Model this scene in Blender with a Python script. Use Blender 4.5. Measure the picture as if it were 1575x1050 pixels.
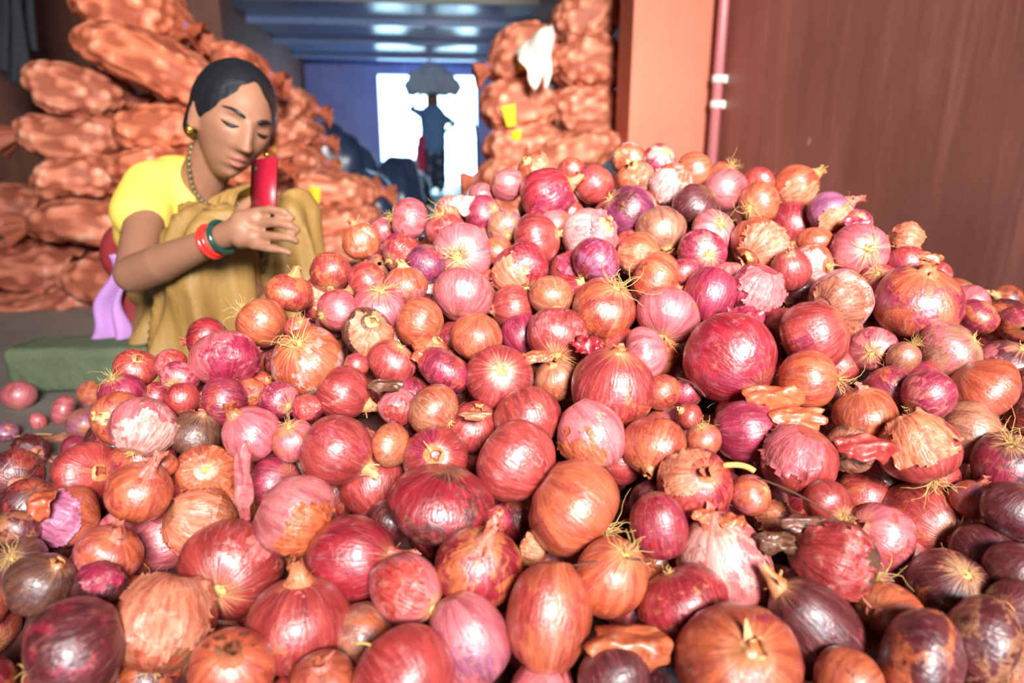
import bpy, bmesh, math, random
import numpy as np
from mathutils import Vector, Matrix, Quaternion, noise

for o in list(bpy.data.objects):
    bpy.data.objects.remove(o, do_unlink=True)
random.seed(7)
rng = np.random.default_rng(7)
SC = bpy.context.scene
COL = SC.collection
R = math.radians

# ------------------------------------------------------------------ camera
F = 1000.0                       # focal length in pixels of a 1575 x 1050 frame
YAW, PITCH = R(6.1), R(15.1)
CAM = Vector((0, 0, 0.50))
FW = Vector((math.sin(YAW) * math.cos(PITCH), math.cos(YAW) * math.cos(PITCH), -math.sin(PITCH)))
RT = Vector((math.cos(YAW), -math.sin(YAW), 0))
UP = RT.cross(FW)
cd = bpy.data.cameras.new('camera')
cam = bpy.data.objects.new('camera', cd)
COL.objects.link(cam)
cam.location = CAM
cam.rotation_euler = Matrix((RT, UP, -FW)).transposed().to_euler()
cd.sensor_width = 36.0
cd.lens = 36.0 * F / 1575.0
cd.clip_start = 0.02
cd.clip_end = 100
cd.dof.use_dof = True
cd.dof.focus_distance = 0.72
cd.dof.aperture_fstop = 3.4
SC.camera = cam

def P(px, py, d):
    """point at depth d (metres along the lens axis) seen at pixel px, py"""
    return CAM + d * (FW + (px - 787.5) / F * RT - (py - 525.0) / F * UP)

def cam_dir(u, v):
    """u right, v down in the picture, the rest towards the viewer -> world direction"""
    q = u * u + v * v
    w = math.sqrt(1 - q) if q < 1 else 0.0
    return (RT * u - UP * v - FW * w).normalized()

# ------------------------------------------------------------------ world, light, exposure
W = bpy.data.worlds.new('sky')
SC.world = W
W.use_nodes = True
wn = W.node_tree.nodes
wn['Background'].inputs[0].default_value = (0.45, 0.76, 1.0, 1)
wn['Background'].inputs[1].default_value = 10.0

def area(name, loc, target, sx, sy, power, col, spread=180):
    l = bpy.data.lights.new(name, 'AREA')
    l.shape = 'RECTANGLE'; l.size = sx; l.size_y = sy
    l.energy = power; l.color = col; l.spread = R(spread)
    o = bpy.data.objects.new(name, l)
    COL.objects.link(o)
    o.location = loc
    o.rotation_euler = (Vector(target) - Vector(loc)).to_track_quat('-Z', 'Y').to_euler()
    return o
# daylight falling in through the entrance behind the photographer
area('entrance_daylight', (0.50, -1.85, 1.70), (0.02, 2.2, 0.95), 0.80, 0.80, 76, (1.0, 0.95, 0.90), 66)
SC.view_settings.view_transform = 'Standard'
SC.view_settings.look = 'None'
SC.view_settings.exposure = 0.12
SC.view_settings.gamma = 1.0
SC.view_settings.use_curve_mapping = False

# ------------------------------------------------------------------ helpers
def tag(o, label=None, cat=None, group=None, kind=None):
    if label: o['label'] = label
    if cat: o['category'] = cat
    if group: o['group'] = group
    if kind: o['kind'] = kind
    return o

def link(name, data, parent=None, loc=None):
    o = bpy.data.objects.new(name, data)
    COL.objects.link(o)
    if parent is not None: o.parent = parent
    if loc is not None: o.location = loc
    return o

def empty(name, loc=(0, 0, 0)):
    o = link(name, None, None, loc)
    o.empty_display_size = 0.02
    return o

def mesh(name, verts, faces, mat=None, smooth=True):
    me = bpy.data.meshes.new(name)
    me.from_pydata([tuple(v) for v in verts], [], faces)
    if mat is not None: me.materials.append(mat)
    if smooth and len(me.polygons):
        me.polygons.foreach_set('use_smooth', [True] * len(me.polygons))
    me.update()
    return me

class MB:
    """collects verts and faces of one mesh"""
    def __init__(s): s.v = []; s.f = []
    def add(s, vs, fs):
        n = len(s.v); s.v += [Vector(v) for v in vs]; s.f += [tuple(i + n for i in f) for f in fs]
        return s
    def box(s, a, b):
        (x0, y0, z0), (x1, y1, z1) = a, b
        return s.add([(x0,y0,z0),(x1,y0,z0),(x1,y1,z0),(x0,y1,z0),(x0,y0,z1),(x1,y0,z1),(x1,y1,z1),(x0,y1,z1)],
                     [(0,3,2,1),(4,5,6,7),(0,1,5,4),(1,2,6,5),(2,3,7,6),(3,0,4,7)])
    def tube(s, pts, rad, n=6, cap=True):
        pts = [Vector(p) for p in pts]
        if not hasattr(rad, '__len__'): rad = [rad] * len(pts)
        vs, fs = [], []
        ref = None
        for i, p in enumerate(pts):
            t = (pts[min(i+1, len(pts)-1)] - pts[max(i-1, 0)])
            t = t.normalized() if t.length > 1e-9 else Vector((0,0,1))
            if ref is None:
                ref = t.orthogonal().normalized()
            ref = (ref - t * ref.dot(t))
            ref = ref.normalized() if ref.length > 1e-6 else t.orthogonal().normalized()
            b = t.cross(ref)
            for k in range(n):
                a = 2 * math.pi * k / n
                vs.append(p + (ref * math.cos(a) + b * math.sin(a)) * rad[i])
        for i in range(len(pts) - 1):
            for k in range(n):
                k2 = (k + 1) % n
                fs.append((i*n+k, i*n+k2, (i+1)*n+k2, (i+1)*n+k))
        if cap:
            fs.append(tuple(range(n-1, -1, -1))); fs.append(tuple((len(pts)-1)*n + k for k in range(n)))
        return s.add(vs, fs)
    def grid(s, fn, nu, nv, closed_u=False):
        vs = [fn(i / (nu if closed_u else nu - 1), j / (nv - 1)) for j in range(nv) for i in range(nu)]
        fs = []
        for j in range(nv - 1):
            for i in range(nu if closed_u else nu - 1):
                i2 = (i + 1) % nu
                fs.append((j*nu+i, j*nu+i2, (j+1)*nu+i2, (j+1)*nu+i))
        return s.add(vs, fs)
    def build(s, name, mat, parent=None, smooth=True, loc=None):
        return link(name, mesh(name, s.v, s.f, mat, smooth), parent, loc)

def blob(name, mat, parts, parent=None, vox=0.02, amp=0.0, freq=9.0, extra=None, smooth=6, pleat=0):
    """soft continuous form grown from (start, end, r0, r1) limbs"""
    mb = MB()
    for a, b, r0, r1 in parts:
        a, b = Vector(a), Vector(b)
        n = 10
        pts, rad = [], []
        ax = (b - a).normalized() if (b - a).length > 1e-6 else Vector((0, 0, 1))
        L = (b - a).length
        for k in range(7):
            th = math.pi / 2 * (1 - k / 6); pts.append(a - ax * r0 * math.sin(th)); rad.append(max(r0 * math.cos(th), r0 * .02))
        for k in range(7):
            th = math.pi / 2 * k / 6; pts.append(b + ax * r1 * math.sin(th)); rad.append(max(r1 * math.cos(th), r1 * .02))
        mb.tube(pts, rad, 16)
    if extra: mb.add(*extra)
    o = mb.build(name, mat, parent)
    m = o.modifiers.new('r', 'REMESH'); m.mode = 'VOXEL'; m.voxel_size = vox; m.use_smooth_shade = True
    s = o.modifiers.new('s', 'SMOOTH'); s.iterations = smooth; s.factor = .5
    bake(o, amp, freq, pleat)
    return o
def bake(o, amp=0.0, freq=9.0, pleat=0.0):
    ts = bpy.data.scenes.get('workbench') or bpy.data.scenes.new('workbench')          # evaluated alone, away from the big scene
    par = o.parent; o.parent = None
    COL.objects.unlink(o); ts.collection.objects.link(o)
    with bpy.context.temp_override(scene=ts, view_layer=ts.view_layers[0]):
        dg = bpy.context.evaluated_depsgraph_get()
    me = bpy.data.meshes.new_from_object(o.evaluated_get(dg), depsgraph=dg)
    ts.collection.objects.unlink(o); COL.objects.link(o); o.parent = par
    old = o.data
    o.modifiers.clear(); o.data = me
    me.polygons.foreach_set('use_smooth', [True] * len(me.polygons))
    if amp:
        n = len(me.vertices)
        co = np.empty(n * 3, np.float32); no = np.empty(n * 3, np.float32)
        me.vertices.foreach_get('co', co); me.vertices.foreach_get('normal', no)
        co = co.reshape(-1, 3); no = no.reshape(-1, 3)
        fr = freq if hasattr(freq, '__len__') else (freq, freq, freq)
        for i in range(n):
            x, y, z = co[i]
            k = amp * noise.noise(Vector((x * fr[0], y * fr[1], z * fr[2])))
            if pleat: k += pleat * (.5 - 2.2 * abs(noise.noise(Vector((x * 21, y * 21, z * 1.3)))))
            co[i] += no[i] * k
        me.vertices.foreach_set('co', co.ravel())
        me.update()

def srgb(r, g, b):
    f = lambda c: (c/255/12.92) if c/255 <= 0.04045 else ((c/255 + 0.055)/1.055)**2.4
    return (f(r), f(g), f(b), 1.0)

# ------------------------------------------------------------------ materials
class NT:
    """small node-graph helper"""
    def __init__(s, name):
        s.m = bpy.data.materials.new(name); s.m.use_nodes = True
        s.t = s.m.node_tree; s.b = s.t.nodes['Principled BSDF']
    def n(s, typ, **kw):
        nd = s.t.nodes.new(typ)
        for k, v in kw.items():
            if k.startswith('_'): setattr(nd, k[1:], v)
        return nd
    def l(s, a, b): s.t.links.new(a, b); return s
    def val(s, sock, v):
        if hasattr(v, 'is_linked') or isinstance(v, bpy.types.NodeSocket): s.l(v, sock)
        else: sock.default_value = v
    def math(s, op, a, b=0.0, c=None, clamp=False):
        nd = s.n('ShaderNodeMath', _operation=op, _use_clamp=clamp)
        s.val(nd.inputs[0], a); s.val(nd.inputs[1], b)
        if c is not None: s.val(nd.inputs[2], c)
        return nd.outputs[0]
    def vmath(s, op, a, b=None):
        nd = s.n('ShaderNodeVectorMath', _operation=op)
        s.val(nd.inputs[0], a)
        if b is not None: s.val(nd.inputs[1], b)
        return nd.outputs[0]
    def noise(s, vec, scale, detail=3, rough=0.55, dist=0.0):
        nd = s.n('ShaderNodeTexNoise')
        if vec is not None: s.l(vec, nd.inputs['Vector'])
        nd.inputs['Scale'].default_value = scale; nd.inputs['Detail'].default_value = detail
        nd.inputs['Roughness'].default_value = rough; nd.inputs['Distortion'].default_value = dist
        return nd.outputs['Fac']
    def ss(s, x, a, b):
        nd = s.n('ShaderNodeMapRange', _interpolation_type='SMOOTHSTEP')
        s.val(nd.inputs[0], x); nd.inputs[1].default_value = a; nd.inputs[2].default_value = b
        nd.inputs[3].default_value = 0; nd.inputs[4].default_value = 1
        return nd.outputs[0]
    def mix(s, f, a, b, mode='MIX'):
        nd = s.n('ShaderNodeMix', _data_type='RGBA', _blend_type=mode)
        s.val(nd.inputs[0], f); s.val(nd.inputs[6], a); s.val(nd.inputs[7], b)
        return nd.outputs[2]
    def coord(s, kind='Object', scale=(1,1,1)):
        tc = s.n('ShaderNodeTexCoord'); mp = s.n('ShaderNodeMapping')
        s.l(tc.outputs[kind], mp.inputs[0]); mp.inputs[3].default_value = scale
        return mp.outputs[0]
    def bump(s, h, strength=0.3, dist=0.01):
        nd = s.n('ShaderNodeBump'); nd.inputs['Strength'].default_value = strength
        nd.inputs['Distance'].default_value = dist
        s.l(h, nd.inputs['Height']); s.l(nd.outputs[0], s.b.inputs['Normal'])
    def set(s, col=None, rough=None, spec=None):
        if col is not None: s.val(s.b.inputs['Base Color'], col)
        if rough is not None: s.val(s.b.inputs['Roughness'], rough)
        if spec is not None: s.val(s.b.inputs['Specular IOR Level'], spec)
        return s.m

def simple(name, col, rough=0.6, scale=20, amt=0.25, bump=0.0, spec=0.4):
    t = NT(name); c = t.coord()
    f = t.noise(c, scale, 4)
    dark = tuple(x * (1 - amt) for x in col[:3]) + (1,)
    lite = tuple(min(1, x * (1 + amt)) for x in col[:3]) + (1,)
    t.set(t.mix(f, dark, lite), rough, spec)
    if bump: t.bump(f, bump, 0.01)
    return t.m

def mat_onion(name='onion_skin', fixed=None):
    t = NT(name)
    oi = t.n('ShaderNodeObjectInfo')
    tc = t.n('ShaderNodeTexCoord')
    sp = t.n('ShaderNodeSeparateXYZ')
    if fixed: 
        at0 = t.n('ShaderNodeAttribute'); at0.attribute_name = 'local'
        co = at0.outputs['Vector']
        atc = t.n('ShaderNodeAttribute'); atc.attribute_name = 'tint'
        base = atc.outputs['Color']; patchc = srgb(196, 98, 60); pamt = 0.42; soot = 0.3
        ata = t.n('ShaderNodeAttribute'); ata.attribute_name = 'seed'
        rnd = ata.outputs['Fac']
    else:
        co = tc.outputs['Object']; base = oi.outputs['Color']
        a = t.n('ShaderNodeAttribute', _attribute_type='OBJECT', _attribute_name='patch_tint'); patchc = a.outputs['Color']
        a = t.n('ShaderNodeAttribute', _attribute_type='OBJECT', _attribute_name='patch_amount'); pamt = a.outputs['Fac']
        a = t.n('ShaderNodeAttribute', _attribute_type='OBJECT', _attribute_name='soot'); soot = a.outputs['Fac']
        rnd = oi.outputs['Random']
    t.l(co, sp.inputs[0])
    off = t.math('MULTIPLY', rnd, 37.0)
    cmb = t.n('ShaderNodeCombineXYZ'); t.l(sp.outputs[0], cmb.inputs[0]); t.l(sp.outputs[1], cmb.inputs[1])
    nrm = t.vmath('NORMALIZE', cmb.outputs[0])
    c2 = t.n('ShaderNodeCombineXYZ')
    s2 = t.n('ShaderNodeSeparateXYZ'); t.l(nrm, s2.inputs[0])
    t.l(t.math('ADD', s2.outputs[0], off), c2.inputs[0]); t.l(s2.outputs[1], c2.inputs[1])
    t.l(t.math('MULTIPLY', sp.outputs[2], 0.22), c2.inputs[2])
    mer = c2.outputs[0]                                   # runs along the meridians
    c3 = t.n('ShaderNodeCombineXYZ')
    t.l(t.math('ADD', sp.outputs[0], off), c3.inputs[0]); t.l(sp.outputs[1], c3.inputs[1]); t.l(sp.outputs[2], c3.inputs[2])
    loc = c3.outputs[0]
    st1 = t.noise(mer, 3.2, 5, 0.6, 0.25)
    st2 = t.noise(mer, 11.0, 3, 0.6, 0.15)
    st3 = t.noise(mer, 26.0, 2, 0.5)
    big = t.noise(loc, 1.25, 4, 0.6, 0.6)
    mid = t.noise(loc, 4.5, 4, 0.65)
    fine = t.noise(loc, 22.0, 3, 0.6)
    dark = t.mix(1.0, base, (0.56, 0.38, 0.44, 1), 'MULTIPLY')
    lite = t.mix(0.30, base, srgb(238, 176, 176))
    col = t.mix(t.ss(st1, 0.36, 0.62), dark, base)
    col = t.mix(t.math('MULTIPLY', t.ss(st2, 0.50, 0.76), 0.6), col, lite)
    col = t.mix(t.math('MULTIPLY', t.ss(st3, 0.55, 0.68), 0.60), col, dark)
    col = t.mix(t.math('MULTIPLY', t.ss(mid, 0.52, 0.72), 0.35), col, dark)
    # outer papery skin left on as a patch with a torn edge
    pd = t.mix(1.0, patchc, (0.55, 0.45, 0.42, 1), 'MULTIPLY')
    pcol = t.mix(t.ss(st2, 0.35, 0.65), pd, patchc)
    pcol = t.mix(t.math('MULTIPLY', t.ss(mid, 0.5, 0.75), 0.35), pcol, srgb(226, 140, 96))
    pm0 = t.math('ADD', t.math('ADD', big, t.math('MULTIPLY', t.math('SUBTRACT', mid, 0.5), 0.35)), pamt)
    pm = t.ss(pm0, 0.92, 1.0)
    col = t.mix(pm, col, pcol)
    # poles
    top = t.ss(t.math('ADD', sp.outputs[2], t.math('MULTIPLY', st2, 0.35)), 1.08, 1.34)
    col = t.mix(t.math('MULTIPLY', top, 0.75), col, srgb(206, 146, 94))
    bot = t.ss(t.math('SUBTRACT', t.math('MULTIPLY', st2, 0.45), sp.outputs[2]), 1.04, 1.22)
    col = t.mix(t.math('MULTIPLY', bot, 0.8), col, srgb(206, 156, 110))
    # sooty mould and specks
    sm = t.math('MULTIPLY', t.ss(t.math('ADD', t.math('MULTIPLY', mid, 0.5), t.math('MULTIPLY', fine, 0.5)), 0.50, 0.62), soot, clamp=True)
    col = t.mix(sm, col, srgb(58, 42, 42))
    sk = t.math('MULTIPLY', t.ss(fine, 0.70, 0.76), 0.55)
    col = t.mix(sk, col, srgb(92, 48, 42))
    rough = t.math('ADD', t.math('MULTIPLY', mid, 0.24), t.math('ADD', 0.30, t.math('MULTIPLY', sm, 0.3)))
    t.set(col, rough, 0.95)
    t.b.inputs['Coat Weight'].default_value = 0.45; t.b.inputs['Coat Roughness'].default_value = 0.14
    h = t.math('ADD', t.math('MULTIPLY', st2, 0.5), t.math('ADD', t.math('MULTIPLY', pm, 0.5), t.math('MULTIPLY', t.noise(loc, 5.0, 3, 0.5, 0.6), 0.40)))
    t.bump(h, 0.15, 0.05)
    return t.m

def mat_paper(name='papery_skin', flat=False):
    t = NT(name)
    oi = t.n('ShaderNodeObjectInfo'); tc = t.n('ShaderNodeTexCoord'); c = tc.outputs['Object']
    if flat:
        f = t.noise(t.vmath('MULTIPLY', c, (40.0, 220.0, 120.0)), 1.0, 4, 0.6, 0.4); g = t.noise(c, 90.0, 3)
    else:
        sp = t.n('ShaderNodeSeparateXYZ'); t.l(c, sp.inputs[0])
        cm = t.n('ShaderNodeCombineXYZ'); t.l(sp.outputs[0], cm.inputs[0]); t.l(sp.outputs[1], cm.inputs[1])
        s2 = t.n('ShaderNodeSeparateXYZ'); t.l(t.vmath('NORMALIZE', cm.outputs[0]), s2.inputs[0])
        c2 = t.n('ShaderNodeCombineXYZ'); t.l(s2.outputs[0], c2.inputs[0]); t.l(s2.outputs[1], c2.inputs[1]); t.l(t.math('MULTIPLY', sp.outputs[2], 0.25), c2.inputs[2])
        f = t.noise(c2.outputs[0], 9.0, 4, 0.6, 0.3); g = t.noise(c, 3.0, 4, 0.6, 0.5)
    base = oi.outputs['Color']
    dark = t.mix(1.0, base, (0.60, 0.46, 0.46, 1), 'MULTIPLY')
    lite = t.mix(0.30, base, srgb(248, 214, 190))
    col = t.mix(t.ss(f, 0.35, 0.60), dark, base)
    col = t.mix(t.math('MULTIPLY', t.ss(g, 0.5, 0.74), 0.6), col, lite)
    t.set(col, 0.36, 0.55)
    t.bump(t.math('ADD', f, g), 0.25, 0.002 if flat else 0.06)
    return t.m

M = {}
M['onion'] = mat_onion()
M['heap'] = mat_onion('onion_skin_heap', True)
M['paper'] = mat_paper()
M['flake'] = mat_paper('loose_papery_skin', True)
M['root'] = simple('dry_root', srgb(206, 168, 104), 0.7, 8, 0.35)
M['straw'] = simple('straw', srgb(214, 170, 92), 0.7, 30, 0.3)
# ------------------------------------------------------------------ the setting
def mat_wall(name, c1, c2, streak=0.5, chips=False, rough=0.62):
    t = NT(name); c = t.coord()
    a = t.noise(c, 1.4, 4, 0.6)
    b = t.noise(t.vmath('MULTIPLY', c, (9.0, 9.0, 0.9)), 1.0, 4, 0.65, 0.3)
    e = t.noise(c, 40, 3)
    col = t.mix(t.ss(a, 0.3, 0.7), c1, c2)
    col = t.mix(t.math('MULTIPLY', t.ss(b, 0.5, 0.75), streak), col, tuple(min(1, x * 1.5 + 0.02) for x in c2[:3]) + (1,))
    col = t.mix(t.math('MULTIPLY', t.ss(b, 0.48, 0.25), streak * 0.8), col, tuple(x * 0.55 for x in c1[:3]) + (1,))
    if chips:
        v = t.noise(t.vmath('MULTIPLY', c, (1.0, 1.0, 0.6)), 23, 1, 0.3)
        col = t.mix(t.ss(v, 0.795, 0.80), col, srgb(225, 205, 195))
    t.set(col, rough, 0.35); t.bump(t.math('ADD', t.math('MULTIPLY', e, 0.3), b), 0.12, 0.02)
    return t.m
M['wall_r'] = mat_wall('terracotta_paint', srgb(158, 102, 90), srgb(180, 120, 108), 0.55, True, 0.5)
M['pil'] = mat_wall('lit_terracotta_paint', srgb(188, 106, 80), srgb(200, 118, 92), 0.25)  # the wall's terracotta again, its better lighting put into a brighter, oranger colour
M['wall_l'] = mat_wall('brown_plaster', srgb(122, 82, 70), srgb(140, 96, 82), 0.3)
M['wall_b'] = mat_wall('blue_glow_plaster', srgb(128, 142, 206), srgb(150, 162, 220), 0.3)  # blue light from the doorway is mixed into the plaster colour
M['ceil'] = simple('ceiling_paint', srgb(140, 166, 214), 0.24, 3, 0.15, spec=0.6)  # paint carries the doorway's blue glow in its colour
M['edge'] = simple('pale_edge_paint', srgb(190, 186, 178), 0.6, 3, 0.1)
M['floor'] = mat_wall('dusty_concrete', srgb(104, 100, 94), srgb(130, 124, 116), 0.2)
M['pipe'] = simple('pink_painted_pipe', srgb(196, 120, 122), 0.35, 6, 0.15)
M['white'] = simple('white_plastic', srgb(235, 232, 228), 0.4, 6, 0.05)
M['steel'] = simple('dark_steel', srgb(44, 50, 60), 0.45, 6, 0.2)

def struct(name, a, b, mat):
    o = MB().box(a, b).build(name, mat, smooth=False)
    return tag(o, kind='structure')
XL, XR, YF, YB = -2.4, 1.2, -2.3, 13.0
struct('floor', (XL, YF, -0.1), (XR, YB + 6, 0.0), M['floor'])
struct('wall_right', (XR, YF, 0), (XR + 0.15, YB, 3.6), M['wall_r'])
wl = struct('wall_left', (XL - 0.15, YF, 0), (XL, YB, 3.6), M['wall_l'])
struct('trim_1', (0.815, 2.88, 0), (XR, 3.10, 3.6), M['pil'])                 # pilaster on the right
struct('trim_2', (XL, 6.0, 0), (-1.74, 6.35, 3.6), M['wall_l'])               # pilaster on the left
# back wall round the bright doorway
DX0, DX1, DZ = -1.10, 0.72, 2.13
o = MB().box((XL, YB, 0), (DX0, YB + .2, 3.6)).box((DX1, YB, 0), (XR, YB + .2, 3.6)).box((DX0, YB, DZ), (DX1, YB + .2, 3.6)).build('wall_back', M['wall_b'], smooth=False)
tag(o, kind='structure')
# unseen front wall, put in to hold back sky light; narrow entrance behind the photographer
o = MB().box((XL, YF - .2, 0), (0.15, YF, 3.6)).box((0.15, YF - .2, 2.15), (0.75, YF, 3.6)).box((0.75, YF - .2, 0), (XR, YF, 3.6)).build('wall_front', M['wall_l'], smooth=False)
tag(o, kind='structure')
# upper ceiling, low slab at the back with its beams
struct('ceiling', (XL, YF, 3.6), (XR, YB, 3.7), M['ceil'])
low = tag(MB().box((XL, 8.3, 2.34), (XR, YB, 2.46)).build('ceiling_low', M['ceil'], smooth=False), kind='structure')
for y in (9.35, 10.7, 12.1):
    MB().box((XL, y, 2.26), (XR, y + 0.16, 2.34)).build('beam', M['ceil'], low, smooth=False)
MB().box((XL, 8.22, 2.30), (XR, 8.30, 2.5)).build('edge_board', M['edge'], low, smooth=False)

# conduit on the right wall
pr = tag(empty('conduit_pipe', (1.165, 2.80, 0)), 'pink painted conduit pipe running up beside the orange pilaster', 'pipe')
MB().tube([(0, 0, 0.0), (0, 0, 1.2), (0, 0, 3.6)], 0.021, 12).build('pipe', M['pipe'], pr)
for z in (0.735, 0.835):
    o = MB().tube([(0, 0, z), (0, 0, z + 0.03)], 0.026, 12).build('clamp', M['white'], pr)
    MB().box((0.0, -0.012, z), (0.035, 0.012, z + 0.03)).build('bracket', M['white'], o, smooth=False)

# stone kerb lying beside the heap
t = NT('mossy_stone'); c = t.coord()
f = t.noise(c, 7, 5, 0.65); g = t.noise(c, 45, 3)
t.set(t.mix(f, srgb(58, 70, 54), srgb(112, 122, 94)), 0.85, 0.2); t.bump(t.math('ADD', f, t.math('MULTIPLY', g, 0.3)), 0.6, 0.02)
M['stone'] = t.m
def kerb():
    bm = bmesh.new()
    bmesh.ops.create_cube(bm, size=1)
    for v in bm.verts: v.co.x *= 0.62; v.co.y *= 0.13; v.co.z *= 0.105
    bmesh.ops.bevel(bm, geom=bm.edges[:], offset=0.016, segments=2, affect='EDGES', profile=0.6)
    bmesh.ops.subdivide_edges(bm, edges=[e for e in bm.edges if e.calc_length() > 0.05], cuts=9, use_grid_fill=True)
    for v in bm.verts:
        v.co += noise.noise_vector(v.co * 14) * 0.006
    me = bpy.data.meshes.new('stone_kerb'); bm.to_mesh(me); bm.free(); me.materials.append(M['stone'])
    me.polygons.foreach_set('use_smooth', [True] * len(me.polygons))
    o = link('stone_kerb', me)
    o.location = (-0.675, 1.55, 0.0525); o.rotation_euler = (0, 0, R(-4))
    tag(o, 'mossy grey-green stone kerb lying on the floor beside the heap', 'kerb')
kerb()

# ------------------------------------------------------------------ the onions
CN = {'m': (156, 42, 70), 'p': (204, 108, 112), 'r': (172, 62, 56), 'c': (158, 34, 46), 'o': (194, 96, 60), 't': (170, 112, 82),
      'd': (98, 34, 38), 's': (128, 46, 86), 'w': (212, 164, 154), 'b': (104, 64, 46), 'v': (166, 96, 130)}
CW = {'m': 'magenta', 'p': 'pale pink', 'r': 'brick red', 'c': 'crimson', 'o': 'copper orange', 't': 'dusty tan', 'd': 'dark maroon',
      's': 'purple striped', 'w': 'whitish', 'b': 'dark brown', 'v': 'violet'}
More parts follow.
